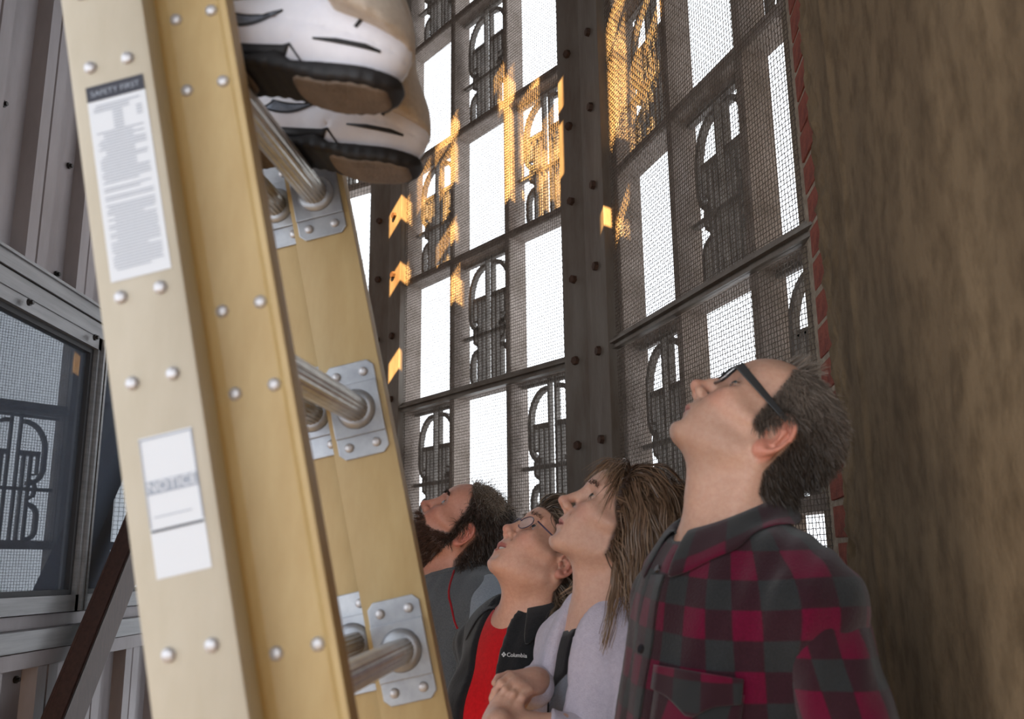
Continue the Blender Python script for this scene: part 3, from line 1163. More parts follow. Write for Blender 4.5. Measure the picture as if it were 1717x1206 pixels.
# ------------------------------------------------------------------ the head, in its own frame: x forward, y left, z up, origin between the ear canals
def make_head(g):
    """g: dict of shape numbers -> signed distance of the head in head units (metres, adult size)"""
    wj, jawd, chin = g.get('jaw', 1.0), g.get('jawd', 0.0), g.get('chin', 0.0)
    nl, nup, nw = g.get('nose', 0.0), g.get('noseup', 0.0), g.get('nosew', 1.0)
    lip, smile, mopen = g.get('lip', 1.0), g.get('smile', 0.0), g.get('open', 0.0)
    cheek = g.get('cheek', 0.0)
    eo = g.get('eye', 0.0045)
    mw = g.get('mw', 1.0)
    ear = g.get('ear', 1.0)

    def f(p):
        p = p.astype(f32)
        m = p.copy()
        m[:, 1] = np.abs(m[:, 1])                     # symmetric
        d = ell(m, (-0.006, 0, 0.044), (0.096, 0.074, 0.088))
        d = smin(d, ell(m, (0.042, 0, 0.046), (0.056, 0.060, 0.056)), 0.04)
        d = smin(d, ell(m, (0.040, 0, -0.012), (0.052, 0.058, 0.058)), 0.03)
        d = smin(d, cone(m, (0.070, 0.044, -0.006), (0.03, 0.062, -0.002), 0.018 + cheek, 0.012), 0.03)
        d = smin(d, ell(m, (0.066, 0, -0.050), (0.038, 0.036, 0.034)), 0.02)
        d = smin(d, ell(m, (0.073, 0.026, -0.036), (0.020, 0.018, 0.02)), 0.025)
        d = smin(d, cone(m, (0.004, 0.050 * wj, -0.052 - jawd), (0.078 + chin, 0.013, -0.088 - jawd), 0.018, 0.0165), 0.028)
        d = smin(d, ell(m, (0.083 + chin, 0, -0.087 - jawd), (0.018, 0.020, 0.017)), 0.016)
        d = smin(d, ell(m, (0.030, 0, -0.055), (0.052, 0.046 * wj, 0.036)), 0.03)
        # brow and temples
        d = smin(d, cone(m, (0.0915, 0.010, 0.040), (0.078, 0.044, 0.041), 0.0075, 0.006), 0.016)
        d = smax(d, -ell(m, (0.046, 0.079, 0.036), (0.034, 0.012, 0.030)), 0.03)
        # eye sockets
        d = smax(d, -ell(m, (0.099, 0.032, 0.019), (0.020, 0.019, 0.0135)), 0.018)
        # nose
        tip = np.array([0.116 + nl, 0, -0.020 + nup])
        d = smin(d, cone(m, (0.0935, 0, 0.030), tip - [0.003, 0, -0.003], 0.0075, 0.0098), 0.013)
        d = smin(d, ell(m, tip, (0.0105, 0.0105 * nw, 0.0095)), 0.006)
        d = smin(d, ell(m, tip + [-0.012, 0.0125 * nw, -0.005], (0.0105, 0.0065, 0.0085)), 0.006)
        d = smin(d, cone(m, tip + [-0.006, 0, -0.006], (0.098, 0, -0.036), 0.0055, 0.0055), 0.006)
        d = smax(d, -ell(m, tip + [-0.008, 0.0068 * nw, -0.0118], (0.0065, 0.0035, 0.0055)), 0.003)
        # philtrum, lips, chin furrow
        up_z, lo_z = -0.0515 + mopen * 0.4, -0.0635 - mopen
        d = smin(d, cone(m, (0.1005, 0.004, up_z), (0.089 - 0.02 * (mw - 1), 0.024 * mw, -0.0575 + smile), 0.0062 * lip, 0.003), 0.007)
        d = smin(d, cone(m, (0.0985, 0.0, lo_z), (0.089 - 0.02 * (mw - 1), 0.021 * mw, -0.0585 + smile - mopen * 0.5), 0.0072 * lip, 0.003), 0.007)
        zl = -0.0575 + smile * (m[:, 1] / (0.025 * mw)) ** 2 - mopen * 0.35
        slit = np.maximum(np.abs(p[:, 2] - zl) - 0.0007 - mopen * 0.62 * np.clip(1 - (m[:, 1] / (0.022 * mw)) ** 2, 0, 1), m[:, 1] - 0.022 * mw)
        slit = np.maximum(slit, 0.0945 - 0.30 * m[:, 1] - mopen * 1.4 - p[:, 0])
        d = smax(d, -slit, 0.002)
        d = smax(d, -ell(m, (0.1035, 0, -0.0755 - jawd * 0.5 - mopen), (0.0085, 0.018, 0.0055)) + g.get('furrow', 0.0), 0.012)
        # nasolabial crease
        crease = cone(m, (0.1000, 0.020, -0.022), (0.0905, 0.033, -0.046), 0.0016, 0.0004)
        d = smax(d, -crease, 0.008)
        # eyelids over the eyeball
        ec = np.array([0.0785, 0.0315, 0.0185])
        lid = ell(m, ec, (0.0138, 0.0145, 0.0135))
        q = m - ec
        gap = np.maximum(np.abs(q[:, 2] - 0.0008 - 0.12 * np.abs(q[:, 0] - 0.012)) - eo * np.clip(1 - (q[:, 1] / 0.0135) ** 2, 0, 1), 0.004 - q[:, 0])
        lid = np.maximum(lid, -gap)
        d = smin(d, lid, 0.0035)
        d = np.maximum(d, -np.maximum(ell(m, ec, (0.0122, 0.0122, 0.0122)), -1))
        # ears: plate, helix rim, lobe, concha
        R = rotm('z', -22) @ rotm('y', 10)
        e = ((m - np.array([-0.012, 0.0765, 0.004])) / ear) @ R
        plate = ell(e, (-0.001, 0.0, 0), (0.0172, 0.0038, 0.0285))
        rx, rz = 0.0178 + 0.0015 * (e[:, 2] > 0), 0.0300
        th = np.arctan2(e[:, 2] / rz, e[:, 0] / rx)
        rr = np.sqrt((e[:, 2] / rz) ** 2 + (e[:, 0] / rx) ** 2)
        ring = np.sqrt(((rr - 1) * 0.0225) ** 2 + ((e[:, 1] - 0.0052) * 0.8) ** 2) - (0.0036 + 0.0006 * np.sin(th))
        ring = np.maximum(ring, np.minimum(e[:, 0] - 0.006, 0.004 - e[:, 2]) * 0.9)
        lobe = ell(e, (0.005, 0.0025, -0.0275), (0.0088, 0.0052, 0.0098))
        anti = cone(e, (-0.0068, 0.005, 0.008), (-0.0062, 0.0055, -0.015), 0.0030, 0.0028)
        anti = smin(anti, cone(e, (-0.0068, 0.005, 0.008), (0.002, 0.004, 0.018), 0.0028, 0.0018), 0.003)
        anti = smin(anti, cone(e, (-0.0068, 0.005, 0.008), (0.009, 0.004, 0.008), 0.0026, 0.0018), 0.003)
        earD = smin(smin(plate, ring, 0.003), smin(lobe, anti, 0.003), 0.003)
        earD = smax(earD, -ell(e, (0.004, 0.008, -0.006), (0.0088, 0.0088, 0.0120)), 0.003)
        earD = smin(earD, ell(e, (0.0145, 0.004, -0.006), (0.0042, 0.0040, 0.0065)), 0.003)
        earD = smax(earD, 0.066 - m[:, 1], 0.002)
        d = smin(d, earD * ear, 0.006)
        return d
    return f


class Person:
    """a standing figure: torso frame (x forward, y left, z up, origin on the floor under the neck) and a head frame"""

    def __init__(s, name, label, foot, yaw, scale, head_c, hyaw, hpitch, hscale, head_shape, hroll=0, z0=0.0):
        s.root = empty(name, (foot[0], foot[1], z0))
        tag(s.root, label, 'person')
        s.loc = np.array([foot[0], foot[1], z0])
        s.s = scale
        c, n = math.cos(math.radians(yaw)), math.sin(math.radians(yaw))
        s.T = np.array([[c, -n, 0], [n, c, 0], [0, 0, 1.0]])               # columns: forward, left, up
        s.hc = np.asarray(head_c, float)
        Rz = rotm('z', hyaw)
        s.H = Rz @ rotm('y', -hpitch) @ rotm('x', hroll)
        s.hs = hscale
        s.hf = make_head(head_shape)

    def L(s, p):                       # world -> torso (unit 1.75 m figure)
        return ((p - s.loc.astype(f32)) @ s.T.astype(f32)) / f32(s.s)

    def W(s, p):                       # torso -> world
        return s.loc + s.s * (np.asarray(p, float) @ s.T.T)

    def HL(s, p):                      # world -> head
        return ((p - s.hc.astype(f32)) @ s.H.astype(f32)) / f32(s.hs)

    def HW(s, p):
        return s.hc + s.hs * (np.asarray(p, float) @ s.H.T)

    def head(s, p):
        r = np.linalg.norm(p - s.hc.astype(f32), axis=-1)
        out = (r - f32(0.10 * s.hs)).astype(f32)
        near = r < 0.19 * s.hs
        if near.any():
            out[near] = s.hf(s.HL(p[near])) * f32(s.hs)
        return out


EYE_WHITE, PUPIL = lin(196, 184, 178), lin(12, 10, 10)


def add_eyes(P, iris, gaze=(1, 0.22, 0.12)):
    for sy in (1, -1):
        n, m_ = 24, 16
        gz = np.array(gaze, float)
        gz /= np.linalg.norm(gz)
        vs, fs, col = [], [], []
        for i in range(m_ + 1):
            for k in range(n):
                t, a = PI * i / m_, 2 * PI * k / n
                d = np.array([math.cos(t), math.sin(t) * math.cos(a), math.sin(t) * math.sin(a)])
                vs.append(d)
        vs = np.array(vs)
        ax = gz
        b = np.cross([0, 0, 1.0], ax)
        b /= np.linalg.norm(b)
        c = np.cross(ax, b)
        dirs = vs @ np.stack([ax, b, c])
        ang = np.degrees(np.arccos(np.clip(dirs @ gz, -1, 1)))
        col = np.where(ang[:, None] < 15, PUPIL, np.where(ang[:, None] < 34, np.asarray(iris), EYE_WHITE))
        for i in range(m_):
            for k in range(n):
                fs.append((i * n + k, i * n + (k + 1) % n, (i + 1) * n + (k + 1) % n, (i + 1) * n + k))
        ctr = np.array([0.0785, 0.0315 * sy, 0.0185])
        w_ = P.HW(ctr + dirs * 0.0121) - P.loc
        me_ = rawmesh('eye', w_, np.array(fs), True)
        setcol(me_, col, 'tint')
        link('eye', me_, 'eye', P.root)


M['eye'] = mat('eyeball', (1, 1, 1, 1), 0.08, attr='tint', coat=0.5)
M['skin'] = mat('skin', (1, 1, 1, 1), 0.48, attr='tint', var=(0.90, 0.84, 0.82, 1), vscale=120, bump=0.12, bscale=500, sss=0.25, spec=0.4)
M['lens'] = None


def hair_mat(name, a, b, rough=0.42):
    m = mat(name, a, rough, attr='tint', spec=0.6)
    return m


M['hair'] = hair_mat('hair', (1, 1, 1, 1), None)


def strands(P, name, roots, nrm, length, nseg, vfun, width, coltop, colend, margin, sdf, rnd=0.25, taper=0.35, curl=0.0, seed=1, jitter_len=0.3, push_from=1, colvar=0.35, clumps=0, conv=0.6):
    """grow ribbons from roots; vfun(points, k, state) gives the growth direction; strands are pushed out of sdf"""
    r = np.random.default_rng(seed)
    n = len(roots)
    p = roots.copy()
    L_ = length * (1 + jitter_len * (r.random(n) * 2 - 1))
    step = (L_ / nseg)[:, None]
    v = nrm.copy()
    pts = [p.copy()]
    rj = r.normal(size=(n, 3)) * rnd
    ph = r.random(n) * 6.28
    mg = margin * (0.35 + 1.3 * r.random(n))
    if clumps:
        ctr = r.choice(n, clumps, replace=False)
        cl = np.argmin(((roots[:, None, :] - roots[ctr][None]) ** 2).sum(-1), 1)
        rj = rj[ctr][cl] * 1.0 + rj * 0.35
        ph = ph[ctr][cl] + 0.5 * r.normal(size=n)
        mg = margin * (0.4 + 1.1 * r.random(clumps)[cl] + 0.3 * r.random(n))
    for k in range(nseg):
        t = vfun(p, k, nrm) + rj
        if curl:
            t = t + curl * np.stack([np.sin(k * 1.1 + ph), np.cos(k * 0.9 + ph * 1.3), 0 * ph], -1)
        t /= np.linalg.norm(t, axis=1, keepdims=True) + 1e-9
        v = v * 0.5 + t * 0.5
        v /= np.linalg.norm(v, axis=1, keepdims=True) + 1e-9
        p = p + v * step
        if k >= push_from:
            d = sdf(p.astype(f32))
            need = mg * min(1.0, 0.3 + k / 4.0) - d
            m_ = need > 0
            if m_.any():
                gr = grad(sdf, p[m_], 0.002)
                p[m_] += gr * need[m_][:, None]
                v[m_] -= gr * np.minimum((v[m_] * gr).sum(1), 0)[:, None]
                v[m_] /= np.linalg.norm(v[m_], axis=1, keepdims=True) + 1e-9
        pts.append(p.copy())
    A = np.stack(pts, 1)                                   # n, nseg+1, 3
    if clumps:
        wk = conv * (np.linspace(0, 1, nseg + 1) ** 0.8)[None, :, None] * (0.6 + 0.4 * r.random((n, 1, 1)))
        A = A * (1 - wk) + A[ctr][cl] * wk
    tan = np.gradient(A, axis=1)
    side = np.cross(tan, nrm[:, None, :] + 0.6 * r.normal(size=(n, 1, 3)))
    side /= np.linalg.norm(side, axis=2, keepdims=True) + 1e-9
    wdt = width * (0.6 + 0.8 * r.random((n, 1, 1)))
    tp = np.linspace(1, taper, nseg + 1)[None, :, None]
    a, b = A - side * wdt * tp / 2, A + side * wdt * tp / 2
    V = np.stack([a, b], 2).reshape(-1, 3) - P.loc
    idx = np.arange(n * (nseg + 1) * 2).reshape(n, nseg + 1, 2)
    Fq = np.stack([idx[:, :-1, 0], idx[:, 1:, 0], idx[:, 1:, 1], idx[:, :-1, 1]], -1).reshape(-1, 4)
    me_ = rawmesh(name, V, Fq, True)
    tt = np.linspace(0, 1, nseg + 1)[None, :, None]
    base = coltop(roots) if callable(coltop) else np.tile(np.asarray(coltop), (n, 1))
    tipc = colend(roots) if callable(colend) else np.tile(np.asarray(colend), (n, 1))
    col = base[:, None, :] * (1 - tt) + tipc[:, None, :] * tt
    col = col * (1 - colvar + 2 * colvar * r.random((n, 1, 1)))
    setcol(me_, np.repeat(col, 2, 1).reshape(-1, 3), 'tint')
    o = link(name, me_, 'hair', P.root)
    return o


def near_skull(q):
    return (np.linalg.norm(q - np.array([0, 0, 0.03], f32), axis=1) < 0.135).astype(f32)


def sample_roots(V, Q, mask, n, seed=0):
    """random points on the faces whose corners satisfy mask"""
    r = np.random.default_rng(seed)
    fm = mask[Q].all(1)
    q = Q[fm]
    a = V[q[:, 0]], V[q[:, 1]], V[q[:, 2]], V[q[:, 3]]
    nr = np.cross(a[2] - a[0], a[3] - a[1])
    ar = np.linalg.norm(nr, axis=1)
    pick = r.choice(len(q), n, p=ar / ar.sum())
    u, v = r.random((n, 1)), r.random((n, 1))
    pos = (a[0][pick] * (1 - u) + a[1][pick] * u) * (1 - v) + (a[3][pick] * (1 - u) + a[2][pick] * u) * v
    nn = nr[pick] / (ar[pick][:, None] + 1e-12)
    return pos, nn


# ------------------------------------------------------------------ torso parts in torso units
def torso_core(q, g):
    """bare trunk; g: chest depth/width, belly, shoulder width, hips"""
    sw, cd, be, hp, bust = g.get('sh', 0.165), g.get('cd', 0.11), g.get('belly', 0.0), g.get('hip', 0.155), g.get('bust', 0.0)
    d = ell(q, (0.005, 0, 1.27), (cd, sw * 0.93, 0.20))
    sz = g.get('shz', 1.395)
    d = smin(d, ell(q, (-0.02, 0, sz - 0.012), (0.078, sw * 0.95, 0.066)), 0.08)
    d = smin(d, ell(q, (0.015 + be * 0.4, 0, 1.07), (cd * 0.95 + be * 0.6, sw * 0.88 + be * 0.4, 0.19)), 0.10)
    d = smin(d, ell(q, (0.0, 0, 0.92), (0.118, hp, 0.13)), 0.08)
    if bust:
        m = q.copy()
        m[:, 1] = np.abs(m[:, 1])
        d = smin(d, ell(m, (cd * 0.72, 0.072, 1.235), (0.062 * bust, 0.066, 0.07)), 0.04)
    m = q.copy()
    m[:, 1] = np.abs(m[:, 1])
    d = smin(d, cone(m, (-0.022, 0.040, 1.432), (-0.012, sw + 0.008, sz), 0.032, 0.046), 0.05)     # trapezius to shoulder
    return d


def legs_sdf(q, fat=0.0, loose=0.0):
    m = q.copy()
    m[:, 1] = np.abs(m[:, 1])
    d = cone(m, (0, 0.085, 0.90), (0.015, 0.095, 0.50), 0.088 + fat, 0.064 + loose)
    d = smin(d, cone(m, (0.015, 0.095, 0.50), (-0.02, 0.10, 0.07), 0.064 + loose, 0.052 + loose * 1.4), 0.03)
    return d


def wrinkle(q, amp, seed=0):
    a = np.sin(q[:, 2] * 55 + 9 * np.sin(q[:, 1] * 14 + seed) + 5 * q[:, 0] * 20)
    b = np.sin(q[:, 2] * 23 - q[:, 1] * 40 + 3 * np.sin(q[:, 0] * 30 + seed * 2))
    c = np.sin(q[:, 0] * 60 + q[:, 2] * 18 + 2 * np.sin(q[:, 1] * 33 + seed))
    return (amp * (a * 0.45 + b * 0.6 + c * 0.4)).astype(f32)


def lower_body(P, g, trouser_mat, shoe_mat, top=0.95):
    def ft(p):
        q = P.L(p)
        d = smin(legs_sdf(q, g.get('fat', 0), 0.012), ell(q, (0, 0, 0.92), (0.126, g.get('hip', 0.155) + 0.006, 0.13)), 0.05)
        d = np.maximum(d, q[:, 2] - top)
        d = np.maximum(d, 0.03 - q[:, 2])
        return (d + wrinkle(q, 0.0025, 3)) * f32(P.s)
    lo, hi = P.loc - [0.33, 0.33, 0.0], P.loc + [0.33, 0.33, top * P.s + 0.06]
    sdf_obj('trousers', ft, lo, hi, 0.014, trouser_mat, P.root, loc=P.loc)
    for sy in (1, -1):
        def fs(p, sy=sy):
            q = P.L(p)
            d = ell(q, (0.05, 0.10 * sy, 0.045), (0.145, 0.05, 0.05))
            d = smin(d, ell(q, (-0.03, 0.10 * sy, 0.07), (0.06, 0.045, 0.06)), 0.04)
            return np.maximum(d, 0.002 - q[:, 2]) * f32(P.s)
        c = P.W((0.04, 0.1 * sy, 0.06))
        sdf_obj('shoe', fs, c - 0.22, c + 0.22, 0.012, shoe_mat, P.root, loc=P.loc)


def skin_colour(P, base, lips, blush, brow=None, browc=None, stub=None, scalp=None, scalpc=None):
    """procedural skin tint from head coordinates"""
    def fn(V):
        q = P.HL(V.astype(f32))
        ay = np.abs(q[:, 1])
        col = np.tile(base, (len(V), 1)).astype(f32)

        def mixin(c, w_):
            nonlocal col
            w_ = np.clip(w_, 0, 1)[:, None]
            col = col * (1 - w_) + np.asarray(c, f32) * w_
        mixin(blush, 0.55 * np.exp(-(((q[:, 0] - 0.08) / 0.022) ** 2 + ((ay - 0.044) / 0.018) ** 2 + ((q[:, 2] + 0.016) / 0.02) ** 2)))
        mixin(blush, 0.6 * np.exp(-(((q[:, 0] - 0.122) / 0.016) ** 2 + (ay / 0.014) ** 2 + ((q[:, 2] + 0.02) / 0.014) ** 2)))
        mixin(blush, 0.75 * sstep(0.074, 0.080, ay) * (np.abs(q[:, 0] + 0.012) < 0.04) * (np.abs(q[:, 2]) < 0.05))
        mo = P.mouth
        lipm = sstep(0.0015, -0.0008, np.abs(q[:, 2] - mo['z'] - mo.get('smile', 0) * (ay / 0.025) ** 2) - mo['h'] * np.clip(1 - (ay / 0.027) ** 2, 0, 1)) * (q[:, 0] > 0.085) * (ay < 0.026)
        mixin(lips, 0.85 * lipm)
        if stub is not None:
            sc, amt = stub
            reg = sstep(-0.028, -0.042, q[:, 2]) * sstep(-0.005, 0.02, q[:, 0]) * (1 - lipm) * sstep(-0.125, -0.108, q[:, 2])
            mixin(sc, amt * reg)
        if scalp is not None:
            mixin(scalpc, 0.9 * scalp(q) * (np.linalg.norm(q - np.array([0.02, 0, 0.0], f32), axis=1) < 0.145))
        # a little darker round the eye, as lashes and lid crease
        mixin(base * 0.6, 0.35 * np.exp(-(((q[:, 0] - 0.088) / 0.012) ** 2 + ((ay - 0.032) / 0.016) ** 2 + ((q[:, 2] - 0.02) / 0.009) ** 2)))
        return col
    return fn


def build_skin(P, f_head, colour, arms=(), h=0.0026, coarse=0.010, fine_extra=None, base=None, zlow=0.86):
    """one continuous body: head, neck, trunk, arms and hands; fine grid round the head (and fine_extra box)"""
    def f(p):
        d = f_head(p)
        for fa in arms:
            d = smin(d, fa(p), 0.02)
        return np.maximum(d, f32(P.W((0, 0, zlow))[2]) - p[:, 2])
    c = P.W((0, 0, 1.15))
    R = 0.16 * P.hs
    lo = np.minimum(P.hc - R, c - [0.40, 0.40, 0.48])
    hi = np.maximum(P.hc + R, c + [0.40, 0.40, 0.30])
    fl, fh = P.hc - [0.150 * P.hs, 0.100 * P.hs, 0.185 * P.hs], P.hc + [0.135 * P.hs, 0.100 * P.hs, 0.15 * P.hs]
    if fine_extra is not None:
        fl, fh = np.minimum(fl, fine_extra[0]), np.maximum(fh, fine_extra[1])
    o, V, Q = sdf_obj('body', f, lo, hi, coarse, 'skin', P.root, colour=colour, loc=P.loc, fine=[(fl[k], fh[k], h) for k in range(3)])
    return o, V, Q


def brow_strands(P, V, Q, col, n=260, width=0.0011, length=0.009):
    q = P.HL(V.astype(f32))
    ay = np.abs(q[:, 1])
    zc = 0.0405 + 0.004 * np.sin(np.clip((ay - 0.012) / 0.036, 0, 1) * PI)
    mk = (np.abs(q[:, 2] - zc) < 0.0045) & (ay > 0.011) & (ay < 0.049) & (q[:, 0] > 0.06)
    side = P.H @ np.array([0, 1, 0.0])
    fw = P.H @ np.array([-0.5, 0, 0.15])
    for sg in (1.0, -1.0):
        m_ = mk & (q[:, 1] * sg > 0)
        if m_.sum() < 20:
            continue
        rt_, nr_ = sample_roots(V, Q, m_, n // 2, 5)
        strands(P, 'eyebrow', rt_, nr_, length, 3, lambda p, k, nn: nn * 0.35 + sg * side * 0.8 + fw, width, col, col, 0.0005, P.head, rnd=0.2, seed=4)

# ------------------------------------------------------------------ cloth materials
def fabric(name, col, var=None, vs_=120, bump=0.35, bs=600, rough=0.9, sheen=0.25):
    return mat(name, col, rough, var=var, vscale=vs_, bump=bump, bscale=bs, sheen=sheen, spec=0.2)


M['jacket'] = fabric('black_fleece', srgb(34, 36, 40), srgb(24, 26, 30))
M['red_tee'] = fabric('red_shirt', srgb(206, 16, 28), srgb(186, 10, 22), bump=0.15)
M['cardigan'] = fabric('lavender_knit', srgb(204, 196, 210), srgb(190, 182, 198), bump=0.3, bs=420)
M['grey_tee'] = fabric('heather_grey_shirt', srgb(122, 126, 138), srgb(100, 104, 116), vs_=350)
M['charcoal_tee'] = fabric('charcoal_shirt', srgb(100, 104, 108), srgb(78, 82, 88), vs_=350)
M['shoulder_grey'] = fabric('light_grey_yoke', srgb(150, 158, 168), srgb(130, 138, 148), vs_=300)
M['red_piping'] = fabric('red_piping', srgb(150, 28, 38), bump=0.1)
M['denim'] = fabric('dark_denim', srgb(52, 60, 80), srgb(40, 46, 64))
M['khaki'] = fabric('khaki_twill', srgb(198, 187, 174), srgb(182, 170, 157), bump=0.2, bs=900)
M['shoe_dark'] = mat('dark_leather', srgb(46, 40, 36), 0.5)
M['black_plastic'] = mat('black_plastic', srgb(26, 27, 30), 0.3)
M['thin_metal'] = mat('dark_metal_frame', srgb(72, 62, 88), 0.35, 0.6)
M['button'] = mat('dark_button', srgb(30, 26, 30), 0.35)
M['embroidery'] = mat('white_embroidery', srgb(214, 216, 220), 0.8)
M['teeth'] = mat('teeth', srgb(224, 216, 204), 0.3)
M['black_lace'] = fabric('black_top', srgb(24, 22, 26), bump=0.3)
M['tan_lining'] = fabric('tan_lining', srgb(196, 164, 128), srgb(170, 136, 104))


def lens_mat():
    m = bpy.data.materials.new('spectacle_lens')
    m.use_nodes = True
    N, L = m.node_tree.nodes, m.node_tree.links
    for n in list(N):
        N.remove(n)
    out = N.new('ShaderNodeOutputMaterial')
    t = N.new('ShaderNodeBsdfTransparent')
    t.inputs[0].default_value = (0.86, 0.86, 0.88, 1)
    g = N.new('ShaderNodeBsdfGlossy')
    g.inputs['Roughness'].default_value = 0.02
    lw_ = N.new('ShaderNodeFresnel')
    lw_.inputs[0].default_value = 1.10
    mx = N.new('ShaderNodeMixShader')
    L.new(lw_.outputs[0], mx.inputs[0])
    L.new(t.outputs[0], mx.inputs[1])
    L.new(g.outputs[0], mx.inputs[2])
    L.new(mx.outputs[0], out.inputs[0])
    return m


M['lens'] = lens_mat()


def plaid_mat():
    """two-colour gingham: squares of crimson, charcoal and the mixed weave between"""
    m = mat('buffalo_check', (0.1, 0, 0.03, 1), 0.95, sheen=0.25, spec=0.15)
    N, L = m.node_tree.nodes, m.node_tree.links
    b = N['Principled BSDF']
    a = N.new('ShaderNodeAttribute')
    a.attribute_name = 'cloth_uv'
    sep = N.new('ShaderNodeSeparateXYZ')
    L.new(a.outputs['Vector'], sep.inputs[0])

    def math_(op, x, y=None):
        n = N.new('ShaderNodeMath')
        n.operation = op
        for i, v in enumerate((x, y)):
            if v is None:
                continue
            if isinstance(v, (int, float)):
                n.inputs[i].default_value = v
            else:
                L.new(v, n.inputs[i])
        return n.outputs[0]

    def band(c):
        s = math_('FRACT', math_('MULTIPLY', c, 1 / 0.074))
        d = math_('ABSOLUTE', math_('SUBTRACT', s, 0.5))
        r = N.new('ShaderNodeMapRange')
        r.inputs[1].default_value, r.inputs[2].default_value = 0.235, 0.265
        L.new(d, r.inputs[0])
        return r.outputs[0]
    bu, bv = band(sep.outputs[0]), band(sep.outputs[1])
    tot = math_('MULTIPLY', math_('ADD', bu, bv), 0.5)
    r = N.new('ShaderNodeValToRGB')
    r.color_ramp.interpolation = 'LINEAR'
    e = r.color_ramp.elements
    e[0].position, e[0].color = 0.0, srgb(92, 2, 40)
    e[1].position, e[1].color = 1.0, srgb(42, 44, 46)
    x = e.new(0.5)
    x.color = srgb(48, 22, 31)
    L.new(tot, r.inputs[0])
    n = N.new('ShaderNodeTexNoise')
    n.inputs['Scale'].default_value = 260
    n.inputs['Detail'].default_value = 3
    mx = N.new('ShaderNodeMix')
    mx.data_type, mx.blend_type = 'RGBA', 'MULTIPLY'
    mx.inputs['Factor'].default_value = 0.6
    L.new(r.outputs[0], mx.inputs['A'])
    cr = N.new('ShaderNodeMapRange')
    cr.inputs[1].default_value, cr.inputs[2].default_value, cr.inputs[3].default_value, cr.inputs[4].default_value = 0.3, 0.7, 0.55, 1.15
    L.new(n.outputs['Fac'], cr.inputs[0])
    L.new(cr.outputs[0], mx.inputs['B'])
    L.new(mx.outputs['Result'], b.inputs['Base Color'])
    bp = N.new('ShaderNodeBump')
    bp.inputs['Strength'].default_value = 0.4
    bp.inputs['Distance'].default_value = 0.004
    L.new(n.outputs['Fac'], bp.inputs['Height'])
    L.new(bp.outputs[0], b.inputs['Normal'])
    return m


M['plaid'] = plaid_mat()


def neck_sdf(P, p, r=0.054, throat=0.03, base=(-0.012, 0, 1.42), rb=0.064, fr=(0.03, 0, 1.425)):
    s = P.s
    a = cone(p, P.HW((-0.026, 0, -0.035)), P.W(base), r * s, rb * s)
    a = smin(a, cone(p, P.HW((0.030, 0, -0.066)), P.W(fr), throat * s, 0.036 * s), 0.03)
    for sy in (1, -1):
        a = smin(a, cone(p, P.HW((-0.022, 0.055 * sy, -0.03)), P.W((0.047, 0.018 * sy, 1.42)), 0.013 * s, 0.009 * s), 0.022)
    return a


def skin_fn(P, g, **kw):
    def f(p):
        d = P.head(p)
        n = neck_sdf(P, p, **kw)
        if 'adam' in g:
            n = smin(n, ell(p, P.HW((0.036, 0, -0.066)) * (1 - g['adam']) + P.W((0.045, 0, 1.43)) * g['adam'], (0.016, 0.014, 0.02)), 0.025)
        d = smin(d, n, 0.022)
        t = torso_core(P.L(p), g) * f32(P.s)
        return smin(d, t, 0.05)
    return f


def arm_sdf(q, pts, rad, k=0.03):
    d = None
    for i in range(len(pts) - 1):
        c = cone(q, pts[i], pts[i + 1], rad[i], rad[i + 1])
        d = c if d is None else smin(d, c, k)
    return d


def collar(P, name, material, h_back, h_point, spread, lean=0.014, z_b=1.497, z_f=1.452, gap=12, r=(0.074, 0.066), cx=-0.012, uvscale=True, wave=0.0, stand=0.03, point_fwd=0.0, cloth=None, off=0.005):
    n = 44
    vs, uv = [], []
    rows = 7
    for i in range(n + 1):
        a = -1 + 2 * i / n
        th = math.radians(a * (180 - gap))
        zf = (z_b + z_f) / 2 + (z_b - z_f) / 2 * math.cos(th)
        dirv = np.array([-math.cos(th) * r[0], math.sin(th) * r[1], 0])
        un = dirv / np.linalg.norm(dirv)
        c0 = np.array([cx, 0, 0])
        fr = abs(a) ** 3
        hh = h_back + (h_point - h_back) * fr
        out = lean + spread * (0.6 + 0.4 * fr)
        for k_ in range(rows):
            if k_ < 2:
                t = k_ / 2
                p = c0 + dirv + np.array([0, 0, zf - stand * (1 - t)]) + un * (-0.001)
            else:
                t = (k_ - 2) / (rows - 3)
                bulge = math.sin(min(t * 2.2, 1) * PI / 2)
                p = c0 + dirv + un * (0.004 * (1 - t) + out * (0.35 * bulge + 0.65 * t)) + np.array([point_fwd * fr * t, 0, zf + 0.004 * (1 - t) * (t > 0) - hh * t])
                p = p + un * wave * math.sin(a * 9) * t
            vs.append(P.W(p) - P.loc)
            uv.append((a * 0.22, -0.02 * k_ / 2 + 0.03, 0))
    fs = [(i * rows + k_, i * rows + k_ + 1, (i + 1) * rows + k_ + 1, (i + 1) * rows + k_) for i in range(n) for k_ in range(rows - 1)]
    vs = np.array(vs)
    if cloth is not None:
        for _ in range(3):
            wv = (vs + P.loc).astype(f32)
            d_ = cloth(wv)
            push = np.clip(off - d_, 0, 0.05) * (np.arange(len(vs)) % rows >= 2)
            vs = vs + grad(cloth, wv, 0.004) * push[:, None]
    me_ = rawmesh(name, vs, np.array(fs), True)
    setcol(me_, np.array(uv), 'cloth_uv')
    o = link(name, me_, material, P.root)
    sm = o.modifiers.new('thickness', 'SOLIDIFY')
    sm.thickness = 0.0028
    sm.offset = 1
    ss = o.modifiers.new('smooth', 'SUBSURF')
    ss.levels = ss.render_levels = 1
    return o


